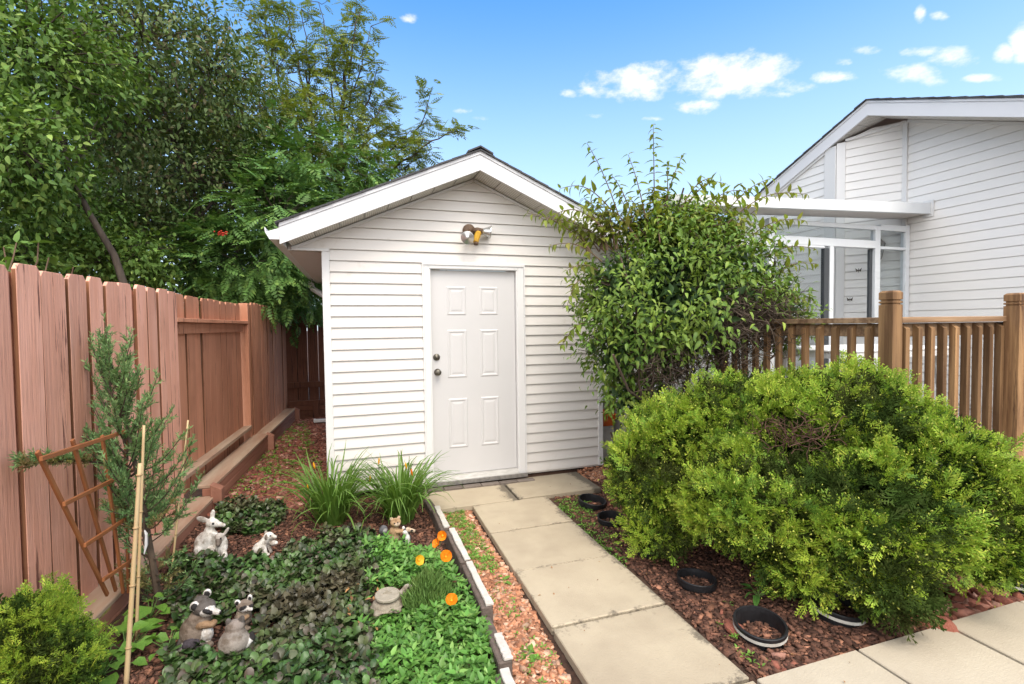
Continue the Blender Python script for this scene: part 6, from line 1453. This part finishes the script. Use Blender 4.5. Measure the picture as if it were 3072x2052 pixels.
figurine('raccoon_figurine', 'small upright raccoon with striped fur facing the path', 'figurine', 558, 1438, .175, [
    ('e', (0, 0, .27), (.24, .21, .28), GB), ('e', (.02, -.02, .45), (.2, .17, .18), (.26, .21, .16)), ('e', (.06, -.05, .70), (.23, .19, .16), GB), ('e', (.1, -.16, .66), (.18, .10, .10), WT), ('c', (.13, -.16, .67), (.27, -.24, .64), .09, .05, WT), ('e', (.05, -.235, .71), (.10, .035, .05), BK, ('Y', -.4)), ('e', (.27, -.2, .72), (.06, .04, .05), BK), ('e', (-.12, -.1, .84), (.08, .05, .09), WT), ('e', (-.12, -.125, .84), (.05, .04, .06), BK), ('e', (.2, .0, .88), (.07, .05, .10), WT), ('e', (.2, -.03, .87), (.04, .04, .06), BK),
    ('e', (0, 0, .36), (.235, .205, .03), GD), ('e', (0, 0, .2), (.25, .22, .03), GD), ('c', (-.1, -.15, .4), (.06, -.22, .36), .07, .06, GB), ('c', (.15, -.15, .4), (.08, -.22, .38), .06, .05, TN), ('e', (.05, -.2, .06), (.2, .1, .07), GB)], 0, .02, 60, eyes=(((.07, -.262, .72), .005),))
figurine('raccoon_figurine', 'small round raccoon seen from behind, tail curled to its side', 'figurine', 537, 1496, .175, [
    ('e', (0, 0, .30), (.38, .34, .32), (.27, .235, .20)), ('e', (.02, .08, .66), (.24, .2, .19), (.24, .2, .17)), ('e', (-.13, .05, .84), (.075, .05, .10), GD), ('e', (.19, .07, .84), (.075, .05, .10), GD), ('c', (.3, -.05, .2), (.44, .0, .32), .10, .07, WT), ('c', (.44, .0, .32), (.42, .05, .42), .075, .05, BK), ('e', (0, .02, .5), (.28, .25, .12), (.25, .22, .19))], 0, .05, 56, z=.005)
SQ, SQD = (.42, .27, .15), (.06, .06, .065)
figurine('squirrel_figurine', 'tan squirrel with dark curled tail hugging a white chested badger', 'figurine', 905, 1248, .205, [
    ('e', (-.05, .02, .22), (.25, .2, .23), (.36, .27, .17)), ('e', (0, 0, .45), (.19, .16, .22), SQ), ('e', (.04, -.04, .80), (.19, .17, .15), SQ), ('e', (.08, -.16, .77), (.1, .08, .075), (.6, .48, .36)), ('e', (-.1, .0, .93), (.06, .04, .06), (.5, .36, .24)), ('e', (.16, .0, .95), (.06, .04, .06), (.5, .36, .24)), ('c', (.08, -.12, .5), (.3, -.15, .5), .08, .07, SQ),
    ('c', (-.22, .05, .08), (-.33, .05, .35), .10, .12, SQD), ('e', (-.38, .04, .56), (.15, .12, .17), (.12, .12, .13)), ('e', (-.33, -.04, .56), (.08, .06, .08), (.3, .29, .28)),
    ('e', (.40, -.12, .20), (.16, .16, .24), SQD), ('e', (.42, -.235, .22), (.09, .06, .2), WT), ('e', (.40, -.14, .48), (.15, .13, .12), SQD), ('e', (.37, -.20, .46), (.1, .08, .1), WT), ('c', (.45, -.18, .54), (.66, -.26, .50), .085, .05, (.55, .42, .3)), ('e', (.56, -.3, .53), (.04, .03, .03), BK), ('e', (.30, -.1, .6), (.05, .04, .06), WT), ('e', (.69, -.27, .5), (.03, .03, .03), BK), ('c', (.2, -.2, .12), (.3, -.3, .04), .08, .06, SQD)], 0, .02, 76, eyes=(((.10, -.185, .835), .006), ((-.01, -.19, .83), .006)))
def turtle():
    p = G(888, 1392, -.03); t = thing('turtle_sundial', 'grey stone turtle carrying a round sundial plate on its back', 'figurine', (p[0], p[1], -.03), 'animal figurines in the bed'); s = .085
    V, Q, c = sdf_mesh([('e', (0, 0, .3), (.95, .85, .42), (.30, .26, .2)), ('e', (0, 0, .16), (1.08, .98, .16), (.33, .28, .22)), ('c', (.7, .1, .55), (1.25, .1, 1.0), .2, .2, (.36, .32, .26)), ('e', (1.32, .05, 1.08), (.28, .2, .19), (.36, .32, .26)), ('e', (-.7, -.75, .1), (.25, .2, .12), (.3, .26, .2)), ('e', (.6, -.8, .1), (.25, .2, .12), (.3, .26, .2)), ('e', (1.36, -.14, 1.14), (.05, .04, .05), BK)], 60, .12)
    arr_mesh('body', V*s, Q[:, ::-1], mat['figure'], t, True, c)
    b = MB(); b.lathe([(0, 0), (.064, 0), (.068, .004), (.068, .014), (.064, .018), (.058, .018), (.057, .016), (.0, .016)], (0, 0, .062), 32); b.lathe([(.02, .0), (.05, .0), (.045, -.03), (.03, -.03)], (0, 0, .0625), 16); o = b.build('sundial_plate', mat['stone'], t); o.rotation_euler = (.04, .02, 0)
    b = MB(); b.prism([(-.03, -.001, .078), (.03, -.001, .078), (.0, -.001, .098)], (0, .003, 0)); b.build('gnomon', mat['stone'], t)
turtle()
